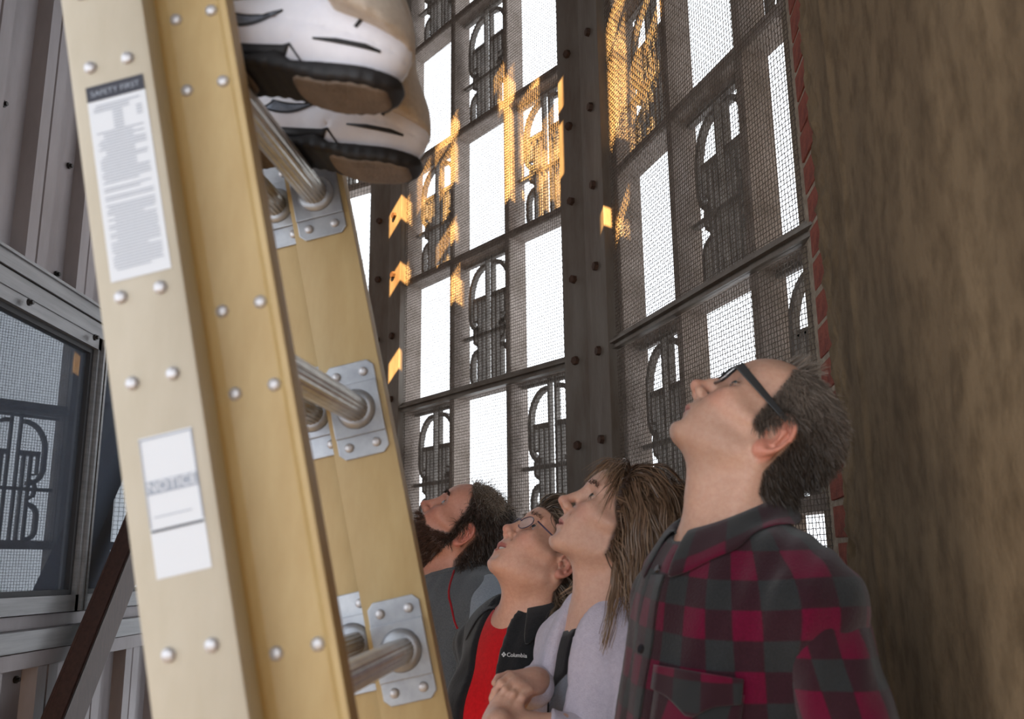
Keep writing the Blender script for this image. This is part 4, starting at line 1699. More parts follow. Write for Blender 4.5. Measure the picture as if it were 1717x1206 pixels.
def on_cloth(f, p0, dirv, n=60, step=0.004):
    """march from p0 along dirv until the cloth surface"""
    p = np.array(p0, float)
    d = np.array(dirv, float)
    d /= np.linalg.norm(d)
    for _ in range(n):
        v = f(p[None].astype(f32))[0]
        if v < 0.0005:
            break
        p = p + d * max(v * 0.8, 0.0005)
    return p


def patch_on(P, name, f, centre, right, upv, outline, material, lift=0.002, thick=0.003, res=10, uvf=None, parent=None):
    """a flat cloth piece (pocket, flap, badge) laid on the surface f: outline in metres about centre"""
    nrm = grad(f, np.array([centre]))[0]
    right = np.array(right) - nrm * np.dot(right, nrm)
    right /= np.linalg.norm(right)
    upv = np.cross(nrm, right)
    xs_, ys_ = [q[0] for q in outline], [q[1] for q in outline]
    gx, gy = np.meshgrid(np.linspace(min(xs_), max(xs_), res), np.linspace(min(ys_), max(ys_), res), indexing='ij')
    # warp the unit grid to the outline's left/right and lower edges
    lowf = np.interp(gx[:, 0], [q[0] for q in outline if q[2] == 0], [q[1] for q in outline if q[2] == 0])
    hif = np.interp(gx[:, 0], [q[0] for q in outline if q[2] == 1], [q[1] for q in outline if q[2] == 1])
    t = np.linspace(0, 1, res)[None, :]
    gy = lowf[:, None] * (1 - t) + hif[:, None] * t
    pts = np.array(centre) + gx[..., None] * right + gy[..., None] * upv + nrm * 0.03
    pts = pts.reshape(-1, 3)
    for _ in range(8):
        d = f(pts.astype(f32))
        pts = pts - nrm * np.clip(d - lift, -0.02, 0.02)[:, None] * 0.8
    idx = np.arange(res * res).reshape(res, res)
    Fq = np.stack([idx[:-1, :-1], idx[1:, :-1], idx[1:, 1:], idx[:-1, 1:]], -1).reshape(-1, 4)
    me_ = rawmesh(name, pts - P.loc, Fq, True)
    if uvf is not None:
        setcol(me_, uvf(pts), 'cloth_uv')
    o = link(name, me_, material, parent or P.root)
    sm = o.modifiers.new('thickness', 'SOLIDIFY')
    sm.thickness = thick
    sm.offset = 0
    return o


def hand_sdf(q, curl=0.5, spread=1.0, left=True):
    """hand in its own frame: x along the fingers, y towards the thumb, z out of the back; origin at the wrist"""
    d = ell(q, (0.048, 0, 0), (0.052, 0.040, 0.0155))
    d = smin(d, cone(q, (-0.03, 0, 0), (0.02, 0, 0), 0.025, 0.026), 0.025)
    for i, (y, ln) in enumerate(((0.030, 0.072), (0.010, 0.080), (-0.010, 0.074), (-0.029, 0.058))):
        a = np.array([0.085 - abs(y - 0.005) * 0.25, y, 0.002])
        ang = 0.0
        p0 = a
        rr = 0.0088 if i < 3 else 0.0078
        for sgm, fr in enumerate((0.46, 0.30, 0.24)):
            ang += curl * (0.85, 1.15, 0.8)[sgm]
            p1 = p0 + ln * fr * np.array([math.cos(ang), (y * 0.25) * spread, -math.sin(ang)])
            d = smin(d, cone(q, p0, p1, rr, rr * 0.93), 0.004 if sgm else 0.008)
            p0, rr = p1, rr * 0.93
    t0, t1, t2, t3 = np.array([0.012, 0.026, -0.006]), np.array([0.042, 0.050, -0.016]), np.array([0.070, 0.056, -0.024]), np.array([0.092, 0.050, -0.030])
    d = smin(d, cone(q, t0, t1, 0.0155, 0.0115), 0.012)
    d = smin(d, cone(q, t1, t2, 0.0110, 0.0098), 0.004)
    d = smin(d, cone(q, t2, t3, 0.0098, 0.008), 0.003)
    return d


def hand_frame(wrist, fdir, back):
    x = np.array(fdir, float)
    x /= np.linalg.norm(x)
    z = np.array(back, float)
    z -= x * (z @ x)
    z /= np.linalg.norm(z)
    y = np.cross(z, x)
    return np.array(wrist, float), np.stack([x, y, z], 1)


def hand_fn(wrist, fdir, back, thumb_sign, curl, fore=None, scale=1.0):
    """signed distance of a hand (and its forearm: list of (point, radius) from the elbow or shoulder down)"""
    o_, R = hand_frame(wrist, fdir, back)

    def f(p):
        d = np.linalg.norm(p - o_.astype(f32), axis=-1) - f32(0.12 * scale)
        near = d < 0.08
        if near.any():
            q = ((p[near] - o_.astype(f32)) @ R.astype(f32)) / f32(scale)
            q[:, 1] *= thumb_sign
            d[near] = hand_sdf(q, curl) * f32(scale)
        if fore is not None:
            pts = list(fore) + [(o_, 0.026 * scale)]
            for (a, ra), (b, rb) in zip(pts[:-1], pts[1:]):
                d = smin(d, cone(p, a, b, ra, rb), 0.015)
        return d
    return f


def hand_colour(base, knuck):
    def fn(V):
        r = np.random.default_rng(1)
        n_ = 0.5 + 0.5 * np.sin(V[:, 0] * 160) * np.sin(V[:, 2] * 190) * np.sin(V[:, 1] * 140)
        return base * (1 - 0.3 * n_[:, None]) + knuck * 0.3 * n_[:, None]
    return fn


def simple_arms(P, sh, el, wr):
    """both arms with relaxed hands, in torso units (given for the left)"""
    out = []
    for sy in (1, -1):
        m_ = lambda v: P.W((v[0], v[1] * sy, v[2]))
        w_, e_ = m_(wr), m_(el)
        out.append(hand_fn(w_, (w_ - e_) / np.linalg.norm(w_ - e_), P.T[:, 1] * sy, sy, 0.35, fore=[(m_(sh), 0.042 * P.s), (e_, 0.036 * P.s)]))
    return out


# =================================================================== MAN IN THE PLAID SHIRT
def plaid_man():
    hs = 0.945
    e = atY(1291, 722, 1.275)
    fx = atY(1240, 900, 1.36)
    P = Person('person', 'man in crimson and charcoal checked shirt and black glasses leaning by the plaster wall', (fx[0] - 0.018, 1.365), 204, 1.06,
               (e[0], 1.35, e[2]), 180, 53, hs, dict(jaw=1.03, jawd=-0.004, nose=0.004, nosew=1.08, lip=0.75, ear=1.10, eye=0.0035, chin=-0.004, furrow=0.0035))
    P.mouth = dict(z=-0.0575, h=0.006)
    g = dict(sh=0.142, cd=0.118, belly=0.03, adam=0.5, shz=1.372)
    f = skin_fn(P, g, r=0.058, throat=0.033)

    def scalp(q):
        x, z = q[:, 0], q[:, 2]
        line = np.interp(z, [-0.03, 0.0, 0.03, 0.06, 0.10, 0.135], [0.022, 0.028, 0.033, 0.038, 0.046, 0.030])
        low = np.interp(x, [-0.12, -0.06, -0.04, -0.032, 0.002, 0.008, 0.03], [-0.075, -0.07, -0.045, 0.032, 0.034, -0.012, -0.012])
        return sstep(0.006, -0.004, x - line) * sstep(-0.004, 0.004, z - low)
    base = lin(206, 165, 144)
    col = skin_colour(P, base, lin(182, 112, 102), lin(206, 132, 112), stub=(lin(168, 136, 118), 0.35), scalp=scalp, scalpc=lin(84, 74, 66))
    body, V, Q = build_skin(P, f, col, simple_arms(P, (-0.012, 0.145, 1.35), (-0.055, 0.190, 1.10), (0.02, 0.19, 0.88)), 0.0026)
    add_eyes(P, lin(90, 100, 100))
    brow_strands(P, V, Q, lin(96, 80, 68))
    q = P.HL(V.astype(f32))
    mk = scalp(q) > 0.5
    rt_, nr_ = sample_roots(V, Q, scalp(q) * near_skull(q) > 0.25, 20000, 1)
    back, dn, upv = P.H @ np.array([-1, 0, 0.0]), P.H @ np.array([0, 0, -1.0]), P.H @ np.array([0, 0, 1.0])

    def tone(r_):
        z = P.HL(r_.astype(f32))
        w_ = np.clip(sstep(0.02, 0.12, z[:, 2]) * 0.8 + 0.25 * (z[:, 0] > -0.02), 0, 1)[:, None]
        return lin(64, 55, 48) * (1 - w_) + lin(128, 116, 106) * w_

    def vf(p, k, nn):
        return nn * 0.30 + back * 0.75 + dn * 0.6
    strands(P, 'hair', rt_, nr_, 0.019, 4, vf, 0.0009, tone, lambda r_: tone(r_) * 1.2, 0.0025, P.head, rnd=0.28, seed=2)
    mk2 = (q[:, 2] > 0.108) & (q[:, 0] > 0.02) & (q[:, 0] < 0.062) & (np.abs(q[:, 1]) < 0.05)
    if mk2.sum() > 50:
        rt2, nr2 = sample_roots(V, Q, mk2, 420, 3)
        strands(P, 'thin_hair', rt2, nr2, 0.028, 4, lambda p, k, nn: nn * 0.8 + back * 0.7, 0.0009, lin(120, 108, 98), lin(140, 130, 120), 0.004, P.head, rnd=0.3, seed=6)
    # spectacles
    gl = empty('spectacles')
    gl.parent = P.root
    HX = Matrix.Translation(Vector(P.hc - P.loc)) @ (Matrix([list(r_) for r_ in P.H]).to_4x4()) @ Matrix.Scale(hs, 4)
    for sy in (1, -1):
        mb = MB()
        a_, b_ = Vector((0.1035, 0.072 * sy, 0.031)), Vector((-0.004, 0.083 * sy, 0.028))
        mb.add([HX @ Vector(v) for v in ((a_.x, a_.y, a_.z - 0.007), (a_.x, a_.y, a_.z + 0.007), (a_.x, a_.y + 0.0035 * sy, a_.z + 0.007), (a_.x, a_.y + 0.0035 * sy, a_.z - 0.007),
                                         (b_.x, b_.y, b_.z - 0.004), (b_.x, b_.y, b_.z + 0.004), (b_.x, b_.y + 0.003 * sy, b_.z + 0.004), (b_.x, b_.y + 0.003 * sy, b_.z - 0.004))],
               [(0, 1, 2, 3), (4, 7, 6, 5), (0, 4, 5, 1), (1, 5, 6, 2), (2, 6, 7, 3), (3, 7, 4, 0)])
        mb.build('temple_arm', 'black_plastic', gl, bevel=0.0008)
        cy, w_, h_ = 0.0335 * sy, 0.0275, 0.0185
        ring = [(cy + w_ * max(-1, min(1, 1.25 * math.cos(t))), 0.020 + h_ * max(-1, min(1, 1.25 * math.sin(t)))) for t in np.linspace(0, 2 * PI, 33)[:-1]]
        pts = [HX @ Vector((0.1085 - 0.12 * abs(y) - 0.05 * (0.02 - z), y, z)) for y, z in ring]
        mb = MB()
        mb.tube(pts + [pts[0], pts[1]], 0.0021 * hs, 6, cap=False)
        mb.build('rim', 'black_plastic', gl, smooth=True)
        mb = MB()
        c_ = sum(pts, Vector()) / len(pts)
        mb.add(pts + [c_], [(i, (i + 1) % 32, 32) for i in range(32)])
        mb.build('lens', 'lens', gl)
    mb = MB().tube([HX @ Vector((0.108, 0.008, 0.026)), HX @ Vector((0.111, 0, 0.028)), HX @ Vector((0.108, -0.008, 0.026))], 0.002 * hs, 6)
    mb.build('bridge', 'black_plastic', gl, smooth=True)

    # shirt
    s = P.s

    def fs(p):
        q = P.L(p)
        d = torso_core(q, g) - 0.016
        d = d + wrinkle(q, 0.0030, 1)
        hole = cone(q, (-0.012, 0, 1.455), (-0.02, 0, 1.7), 0.070, 0.085)
        hole = smin(hole, cone(q, (0.03, 0, 1.462), (0.10, 0, 1.50), 0.030, 0.03), 0.03)
        d = smax(d, -hole, 0.004)
        d = np.maximum(d, 0.80 - q[:, 2])
        return d * f32(s)

    def uvt(V_):
        q = P.L(V_.astype(f32))
        return np.stack([np.arctan2(q[:, 1], q[:, 0] + 0.02) * 0.165 + 0.02 + 0 * q[:, 2], q[:, 2] + 0.012 * np.sin(q[:, 1] * 12), 0 * q[:, 0]], -1) * s
    c = P.W((0, 0, 1.15))
    so, sv, sq = sdf_obj('shirt', fs, c - [0.31, 0.31, 0.40], c + [0.31, 0.31, 0.40], 0.0075, 'plaid', P.root, loc=P.loc, uv=uvt)
    for sy in (1, -1):
        A, B_, D_ = np.array([-0.015, 0.142 * sy, 1.356]), np.array([-0.055, 0.188 * sy, 1.10]), np.array([0.02, 0.19 * sy, 0.86])

        def fsl(p):
            q = P.L(p)
            d = arm_sdf(q, [A, B_, D_], [0.062, 0.056, 0.046], 0.04)
            d = d + wrinkle(q, 0.0028, 5 + sy)
            d = np.maximum(d, 0.85 - q[:, 2])
            return d * f32(s)

        def uvs(V_):
            q = P.L(V_.astype(f32))
            t = (A - q)[:, 2]
            cxy = A[:2] + (B_ - A)[:2] * np.clip(t / 0.262, 0, 1)[:, None]
            r_ = q[:, :2] - cxy
            return np.stack([np.arctan2(r_[:, 1] * sy, r_[:, 0]) * 0.062 + 0.015, q[:, 2] + 0.03, 0 * t], -1) * s
        c = P.W((-0.02, 0.2 * sy, 1.15))
        sdf_obj('sleeve', fsl, c - [0.2, 0.2, 0.36], c + [0.2, 0.2, 0.36], 0.0075, 'plaid', P.root, loc=P.loc, uv=uvs)
    collar(P, 'collar', 'plaid', 0.048, 0.075, 0.026, z_b=1.535, z_f=1.474, gap=14, r=(0.070, 0.068), cx=-0.004, point_fwd=0.012, stand=0.05, cloth=fs, off=0.006)
    # placket, pocket with flap, buttons
    fw, lf = P.T[:, 0], P.T[:, 1]
    for z in (1.40, 1.30, 1.20, 1.10, 1.00):
        pass
    for i, z in enumerate(np.linspace(1.415, 1.02, 5)):
        p = on_cloth(fs, P.W((0.4, -0.0, z)), -fw)
        n_ = grad(fs, p[None])[0]
        p = p + n_ * 0.0032
        mb = MB().tube([Vector(p - P.loc), Vector(p + n_ * 0.003 - P.loc)], [0.006, 0.0052], 14)
        mb.build('button', 'button', P.root)
    for zc, nm in ((1.225, 'pocket'),):
        p = on_cloth(fs, P.W((0.4, 0.085, zc)), -fw)
        pk = patch_on(P, 'pocket', fs, p, lf, None, [(-0.058, -0.066, 0), (0.0, -0.078, 0), (0.058, -0.066, 0), (-0.058, 0.062, 1), (0.058, 0.062, 1)], 'plaid', 0.003, 0.003, 12,
                      uvf=lambda v: uvt(v) @ np.array([[0.94, 0.34, 0], [-0.34, 0.94, 0], [0, 0, 1]]) + [0.03, 0.02, 0])
        p = on_cloth(fs, P.W((0.4, 0.085, zc + 0.06)), -fw)
        patch_on(P, 'pocket_flap', fs, p, lf, None, [(-0.061, -0.018, 0), (-0.03, -0.026, 0), (0.0, -0.046, 0), (0.03, -0.026, 0), (0.061, -0.018, 0), (-0.061, 0.012, 1), (0.061, 0.012, 1)], 'plaid', 0.0075, 0.003, 14,
                 uvf=lambda v: uvt(v) + [0.04, 0.05, 0])
    p = on_cloth(fs, P.W((0.4, 0.150, 1.165)), -fw)
    patch_on(P, 'pocket_tab', fs, p, lf, None, [(-0.004, -0.011, 0), (0.004, -0.011, 0), (-0.004, 0.011, 1), (0.004, 0.011, 1)], 'tan_lining', 0.006, 0.002, 3)
    p = on_cloth(fs, P.W((0.4, 0.0, 1.22)), -fw)
    patch_on(P, 'placket', fs, p, lf, None, [(-0.018, -0.25, 0), (0.018, -0.25, 0), (-0.018, 0.205, 1), (0.018, 0.205, 1)], 'plaid', 0.0022, 0.003, 26, uvf=lambda v: uvt(v) + [0.03, 0.0, 0])
    lower_body(P, dict(hip=0.165), 'denim', 'shoe_dark', 0.93)
    return P


PLAID = plaid_man()


# =================================================================== WOMAN IN THE LAVENDER CARDIGAN
def cardigan_woman():
    hs = 0.90
    e = atY(1034, 891, 1.70)
    fx = atY(1018, 1000, 1.72)
    P = Person('person', 'woman with shoulder-length brown hair in a lavender cardigan, arms crossed', (fx[0], 1.73), 212, 0.985,
               (e[0], 1.70, e[2]), 187, 38, hs, dict(jaw=0.94, jawd=0.0, nose=0.007, noseup=0.002, nosew=0.9, lip=1.0, ear=0.95, eye=0.0060, open=0.003, furrow=0.001))
    P.mouth = dict(z=-0.058, h=0.0075)
    g = dict(sh=0.140, cd=0.098, hip=0.165, bust=0.9, shz=1.375)
    f = skin_fn(P, g, r=0.047, throat=0.026, rb=0.054)

    def scalp(q):
        x, z, ay = q[:, 0], q[:, 2], np.abs(q[:, 1])
        line = np.interp(z, [-0.05, 0.0, 0.03, 0.06, 0.085, 0.10, 0.13], [0.005, 0.02, 0.045, 0.062, 0.070, 0.075, 0.085])
        return sstep(0.006, -0.004, x - line) * sstep(-0.07, -0.055, z)
    base = lin(214, 172, 152)
    col = skin_colour(P, base, lin(188, 112, 108), lin(212, 146, 130), scalp=scalp, scalpc=lin(60, 46, 38))
    sh_l, sh_r = P.W((-0.012, 0.142, 1.365)), P.W((-0.012, -0.142, 1.365))
    el_l, wr_l = atY(1028, 1262, 1.60), atY(836, 1212, 1.60)
    el_r, wr_r = atY(872, 1230, 1.90), atY(899, 1142, 1.675)
    kn = atY(858, 1150, 1.60)
    ax = (wr_l - el_l) / np.linalg.norm(wr_l - el_l)
    arms = [hand_fn(wr_l, ax * 0.2 + np.array([0.15, 0.9, -0.15]), np.array([-0.8, -0.2, 0.5]), -1, 0.55, fore=[(sh_l, 0.045), (el_l, 0.040), (el_l + (wr_l - el_l) * 0.45, 0.037)], scale=0.92),
            hand_fn(wr_r, kn - wr_r, np.array([-0.30, -0.90, 0.30]), -1, 0.62, fore=[(sh_r, 0.042), (el_r, 0.038), (el_r + (wr_r - el_r) * 0.5, 0.032)], scale=0.74)]
    hq_lo, hq_hi = np.minimum(wr_l, kn) - 0.09, np.maximum(wr_r, kn) + 0.05
    body, V, Q = build_skin(P, f, col, arms, 0.0028, fine_extra=(hq_lo, hq_hi), zlow=0.88)
    add_eyes(P, lin(70, 60, 50), gaze=(1, 0.22, 0.25))
    brow_strands(P, V, Q, lin(92, 70, 56), 200)
    q = P.HL(V.astype(f32))
    rt_, nr_ = sample_roots(V, Q, scalp(q) * near_skull(q) > 0.5, 8500, 11)
    hq = P.HL(rt_.astype(f32))
    fwd, lf_, upv = P.H @ np.array([1, 0, 0.0]), P.H @ np.array([0, 1, 0.0]), P.H @ np.array([0, 0, 1.0])
    sg_ = np.sign(hq[:, 1:2] - 0.004)
    front = sstep(0.035, 0.07, hq[:, 0])[:, None]
    grav = np.array([0, 0, -1.0])

    def clothed(p):
        return np.minimum(f(p), torso_core(P.L(p), g) * f32(P.s) - 0.022)

    def tone(r_):
        rr = np.random.default_rng(3).random((len(r_), 1))
        rr = np.clip(rr * 1.3 - 0.15, 0, 1)
        return lin(74, 54, 42) * (1 - rr) + lin(128, 100, 78) * rr

    def tip(r_):
        rr = np.random.default_rng(4).random((len(r_), 1))
        return lin(96, 70, 52) * (1 - rr) + lin(172, 140, 108) * rr
    mj = front[:, 0] < 0.5
    dr_ = np.stack([np.interp(hq[:, 0], [-0.06, 0.0, 0.05], [0.16, -0.02, -0.12]), 0 * hq[:, 0], 0 * hq[:, 0]], -1)

    def vf_(sel):
        s_ = sg_[sel]

        def vf(p, k, nn):
            t = min(1.0, k / 5.0)
            return nn * 0.45 * (1 - t) - fwd * (0.75 - 0.55 * t) + s_ * lf_ * 0.45 * (1 - t) + grav * (0.35 + 1.0 * t) + dr_[sel] * t
        return vf
    nlen = 0.175 + 0.075 * np.clip(hq[:, 2] / 0.13, 0, 1)
    strands(P, 'hair', rt_[mj], nr_[mj], nlen[mj], 18, vf_(mj), 0.0019, tone, tip, 0.019, clothed, rnd=0.20, taper=0.35, curl=0.42, seed=8, jitter_len=0.14, clumps=260, conv=0.45)
    # fringe: swept across the brow to the side
    fr = ~mj

    def vfr(p, k, nn):
        return nn * (0.5 if k < 2 else 0.1) + fwd * (0.45 if k < 3 else 0.0) - upv * (0.55 + 0.08 * k) + lf_ * 0.55 * sg_[fr] + grav * 0.15
    strands(P, 'fringe', rt_[fr], nr_[fr], 0.078, 9, vfr, 0.0016, tone, tip, 0.005, P.head, rnd=0.16, taper=0.25, seed=9)

    s = P.s
    fw, lf = P.T[:, 0], P.T[:, 1]

    def ftee(p):
        q = P.L(p)
        d = torso_core(q, g) - 0.007 + wrinkle(q, 0.0012, 2)
        hole = cone(q, (0.04, 0, 1.475), (0.09, 0, 1.435), 0.040, 0.018)
        hole = smin(hole, cone(q, (-0.02, 0, 1.46), (-0.02, 0, 1.7), 0.070, 0.08), 0.02)
        d = smax(d, -hole, 0.004)
        d = np.maximum(d, 0.85 - q[:, 2])
        return d * f32(s)
    c = P.W((0, 0, 1.15))
    sdf_obj('shirt', ftee, c - [0.26, 0.26, 0.34], c + [0.26, 0.26, 0.36], 0.008, 'grey_tee', P.root, loc=P.loc)

    def fcard(p):
        q = P.L(p)
        d = torso_core(q, g) - 0.017 + wrinkle(q, 0.0026, 7)
        # edge roll of the shawl front
        y0 = 0.006
        half = np.interp(q[:, 2], [0.80, 1.10, 1.25, 1.36, 1.42, 1.50], [0.070, 0.052, 0.036, 0.020, 0.020, 0.03]).astype(f32)
        wedge = np.maximum(np.abs(q[:, 1] - y0) - half, 0.02 - q[:, 0])
        roll = np.exp(-((np.abs(q[:, 1] - y0) - half - 0.020) / 0.014) ** 2) * (q[:, 0] > 0)
        d = d - 0.006 * roll
        d = smax(d, -wedge, 0.006)
        hole = cone(q, (-0.012, 0, 1.455), (-0.02, 0, 1.7), 0.058, 0.075)
        d = smax(d, -hole, 0.004)
        d = np.maximum(d, 0.74 - q[:, 2])
        return d * f32(s)
    sdf_obj('cardigan', fcard, c - [0.27, 0.27, 0.42], c + [0.27, 0.27, 0.36], 0.0075, 'cardigan', P.root, loc=P.loc)
    # black camisole edge and fine cord at the neckline
    p0 = on_cloth(ftee, P.W((0.4, -0.01, 1.35)), -fw)
    patch_on(P, 'camisole', ftee, p0, lf, None, [(-0.035, -0.05, 0), (0.03, 0.0, 0), (-0.035, 0.062, 1), (0.03, 0.075, 1)], 'black_lace', 0.002, 0.002, 8)
    pts = []
    for t in np.linspace(0, 1, 14):
        yy = -0.045 + 0.055 * t + 0.0
        zz = 1.40 - 0.24 * t
        pts.append(Vector(on_cloth(ftee, P.W((0.4, yy, zz)), -fw) + fw * 0.004 - P.loc))
    MB().tube(pts, 0.0016, 6).build('necklace_cord', 'black_lace', P.root, smooth=True)
    # arms crossed: left arm nearest the camera
    cu_l = el_l + (wr_l - el_l) * 0.58

    def fsl(p):
        d = cone(p, sh_l, el_l, 0.060 * s, 0.050)
        d = smin(d, cone(p, el_l, cu_l, 0.050, 0.043), 0.03)
        d = d + wrinkle(P.L(p), 0.0032, 4)
        ax = (wr_l - el_l) / np.linalg.norm(wr_l - el_l)
        d = np.maximum(d, ((p - cu_l.astype(f32)) @ ax.astype(f32)))
        return d
    lo, hi = np.minimum(np.minimum(sh_l, el_l), cu_l) - 0.09, np.maximum(np.maximum(sh_l, el_l), cu_l) + 0.09
    sdf_obj('sleeve', fsl, lo, hi, 0.006, 'cardigan', P.root, loc=P.loc)
    def fsr(p):
        d = cone(p, sh_r, el_r, 0.058 * s, 0.048)
        d = smin(d, cone(p, el_r, el_r + (wr_r - el_r) * 0.93, 0.048, 0.034), 0.03)
        return d + wrinkle(P.L(p), 0.003, 6)
    lo, hi = np.minimum(np.minimum(sh_r, el_r), wr_r) - 0.09, np.maximum(np.maximum(sh_r, el_r), wr_r) + 0.09
    sdf_obj('sleeve', fsr, lo, hi, 0.007, 'cardigan', P.root, loc=P.loc)
    lower_body(P, dict(hip=0.165), 'denim', 'shoe_dark', 0.93)
    return P


# =================================================================== WOMAN IN THE BLACK JACKET
def jacket_woman():
    hs = 1.0
    e = atY(926, 947, 1.985)
    fx = atY(884, 1012, 2.09)
    P = Person('person', 'woman with metal-rimmed glasses in a black zip jacket over a red shirt', (fx[0], 2.10), 226, 0.975,
               (e[0] - 0.010, 2.053, e[2] + 0.004), 203, 47, hs, dict(jaw=1.0, jawd=-0.004, nose=-0.001, noseup=0.002, nosew=1.0, lip=0.9, ear=0.93, eye=0.0035, cheek=0.004, smile=0.008, open=0.0062, mw=1.28, chin=-0.004, furrow=0.003))
    P.mouth = dict(z=-0.0585, h=0.0105, smile=0.008)
    g = dict(sh=0.150, cd=0.108, hip=0.17, bust=0.95, belly=0.02, shz=1.37)
    f = skin_fn(P, g, r=0.055, throat=0.036, rb=0.060)

    def scalp(q):
        x, z = q[:, 0], q[:, 2]
        line = np.interp(z, [-0.03, 0.0, 0.03, 0.05, 0.062, 0.075, 0.13], [0.0, 0.014, 0.044, 0.060, 0.080, 0.12, 0.12])
        low = np.interp(x, [-0.12, -0.06, -0.035, -0.028, 0.0, 0.03], [-0.07, -0.07, -0.05, 0.030, 0.030, 0.0])
        return sstep(0.006, -0.004, x - line) * sstep(-0.004, 0.004, z - low)
    base = lin(216, 168, 146)
    col = skin_colour(P, base, lin(186, 108, 102), lin(216, 142, 126), scalp=scalp, scalpc=lin(66, 54, 46))
    body, V, Q = build_skin(P, f, col, simple_arms(P, (-0.012, 0.15, 1.35), (-0.04, 0.212, 1.10), (0.05, 0.20, 0.88)), 0.0030)
    add_eyes(P, lin(70, 76, 80))
    brow_strands(P, V, Q, lin(104, 82, 66), 160)
    q = P.HL(V.astype(f32))
    rt_, nr_ = sample_roots(V, Q, scalp(q) * near_skull(q) > 0.4, 8000, 21)
    hq = P.HL(rt_.astype(f32))
    fwd, lf_, upv = P.H @ np.array([1, 0, 0.0]), P.H @ np.array([0, 1, 0.0]), P.H @ np.array([0, 0, 1.0])
    sg_ = np.sign(hq[:, 1:2])

    def clothed(p):
        return np.minimum(f(p), torso_core(P.L(p), g) * f32(P.s) - 0.03)

    def tone(r_):
        rr = np.random.default_rng(3).random((len(r_), 1))
        return lin(62, 50, 42) * (1 - rr) + lin(104, 88, 74) * rr

    def tip(r_):
        rr = np.random.default_rng(4).random((len(r_), 1)) ** 0.7
        return lin(104, 84, 64) * (1 - rr) + lin(190, 168, 140) * rr

    def vf(p, k, nn):
        t = min(1.0, k / 6.0)
        bh = sstep(-0.015, -0.055, P.HL(p.astype(f32))[:, 0])[:, None]
        return nn * 0.4 * (1 - t) - fwd * (1.0 - 0.8 * bh) + upv * 0.15 * (1 - bh) + np.array([0, 0, -1.0]) * (0.05 + 0.9 * bh) + np.array([0.3, 0, 0]) * t * bh
    strands(P, 'hair', rt_, nr_, 0.135 + 0.02 * hq[:, 2] / 0.13, 13, vf, 0.0019, tone, tip, 0.016, clothed, rnd=0.2, taper=0.35, curl=0.4, seed=18, jitter_len=0.2, clumps=220, conv=0.4)
    # spectacles
    gl = empty('spectacles')
    gl.parent = P.root
    HX = Matrix.Translation(Vector(P.hc - P.loc)) @ (Matrix([list(r_) for r_ in P.H]).to_4x4()) @ Matrix.Scale(hs, 4)
    for sy in (1, -1):
        mb = MB().tube([HX @ Vector((0.097, 0.068 * sy, 0.022)), HX @ Vector((0.05, 0.075 * sy, 0.024)), HX @ Vector((-0.006, 0.080 * sy, 0.026))], 0.0017 * hs, 6)
        mb.build('temple_arm', 'thin_metal', gl, smooth=True)
        cy, w_, h_ = 0.0325 * sy, 0.026, 0.0165
        ring = [(cy + w_ * math.cos(t) * (1 + 0.08 * math.cos(2 * t)), 0.013 + h_ * math.sin(t)) for t in np.linspace(0, 2 * PI, 33)[:-1]]
        pts = [HX @ Vector((0.108 - 0.13 * abs(y) - 0.08 * (0.014 - z), y, z)) for y, z in ring]
        MB().tube(pts + [pts[0], pts[1]], 0.0011 * hs, 6, cap=False).build('rim', 'thin_metal', gl, smooth=True)
        c_ = sum(pts, Vector()) / len(pts)
        MB().add(pts + [c_], [(i, (i + 1) % 32, 32) for i in range(32)]).build('lens', 'lens', gl)
    MB().tube([HX @ Vector((0.106, 0.007, 0.018)), HX @ Vector((0.109, 0, 0.020)), HX @ Vector((0.106, -0.007, 0.018))], 0.0011 * hs, 6).build('bridge', 'thin_metal', gl, smooth=True)
    # upper teeth in the smile
    pts = [HX @ Vector((0.0955 - 14 * y * y, y, -0.0540 + 7 * y * y)) for y in np.linspace(-0.023, 0.023, 11)]
    MB().tube(pts, 0.0034 * hs, 8).build('teeth', 'teeth', P.root, smooth=True)
    s = P.s
    fw, lf = P.T[:, 0], P.T[:, 1]

    def ftee(p):
        q = P.L(p)
        d = torso_core(q, g) - 0.008 + wrinkle(q, 0.0015, 2)
        hole = cone(q, (-0.012, 0, 1.46), (-0.02, 0, 1.7), 0.066, 0.085)
        hole = smin(hole, cone(q, (0.05, 0, 1.475), (0.10, 0, 1.46), 0.046, 0.035), 0.02)
        d = smax(d, -hole, 0.004)
        d = np.maximum(d, 0.85 - q[:, 2])
        return d * f32(s)
    c = P.W((0, 0, 1.15))
    sdf_obj('shirt', ftee, c - [0.28, 0.28, 0.34], c + [0.28, 0.28, 0.36], 0.008, 'red_tee', P.root, loc=P.loc)

    def fjk(p):
        q = P.L(p)
        d = torso_core(q, g) - 0.022 + wrinkle(q, 0.0030, 9)
        half = np.interp(q[:, 2], [0.80, 1.10, 1.30, 1.42, 1.50], [0.060, 0.048, 0.040, 0.046, 0.060]).astype(f32)
        wedge = np.maximum(np.abs(q[:, 1] + 0.012) - half, 0.02 - q[:, 0])
        d = smax(d, -wedge, 0.005)
        hole = cone(q, (-0.012, 0, 1.45), (-0.02, 0, 1.7), 0.070, 0.09)
        d = smax(d, -hole, 0.004)
        d = np.maximum(d, 0.76 - q[:, 2])
        return d * f32(s)
    sdf_obj('jacket', fjk, c - [0.29, 0.29, 0.40], c + [0.29, 0.29, 0.36], 0.008, 'jacket', P.root, loc=P.loc)
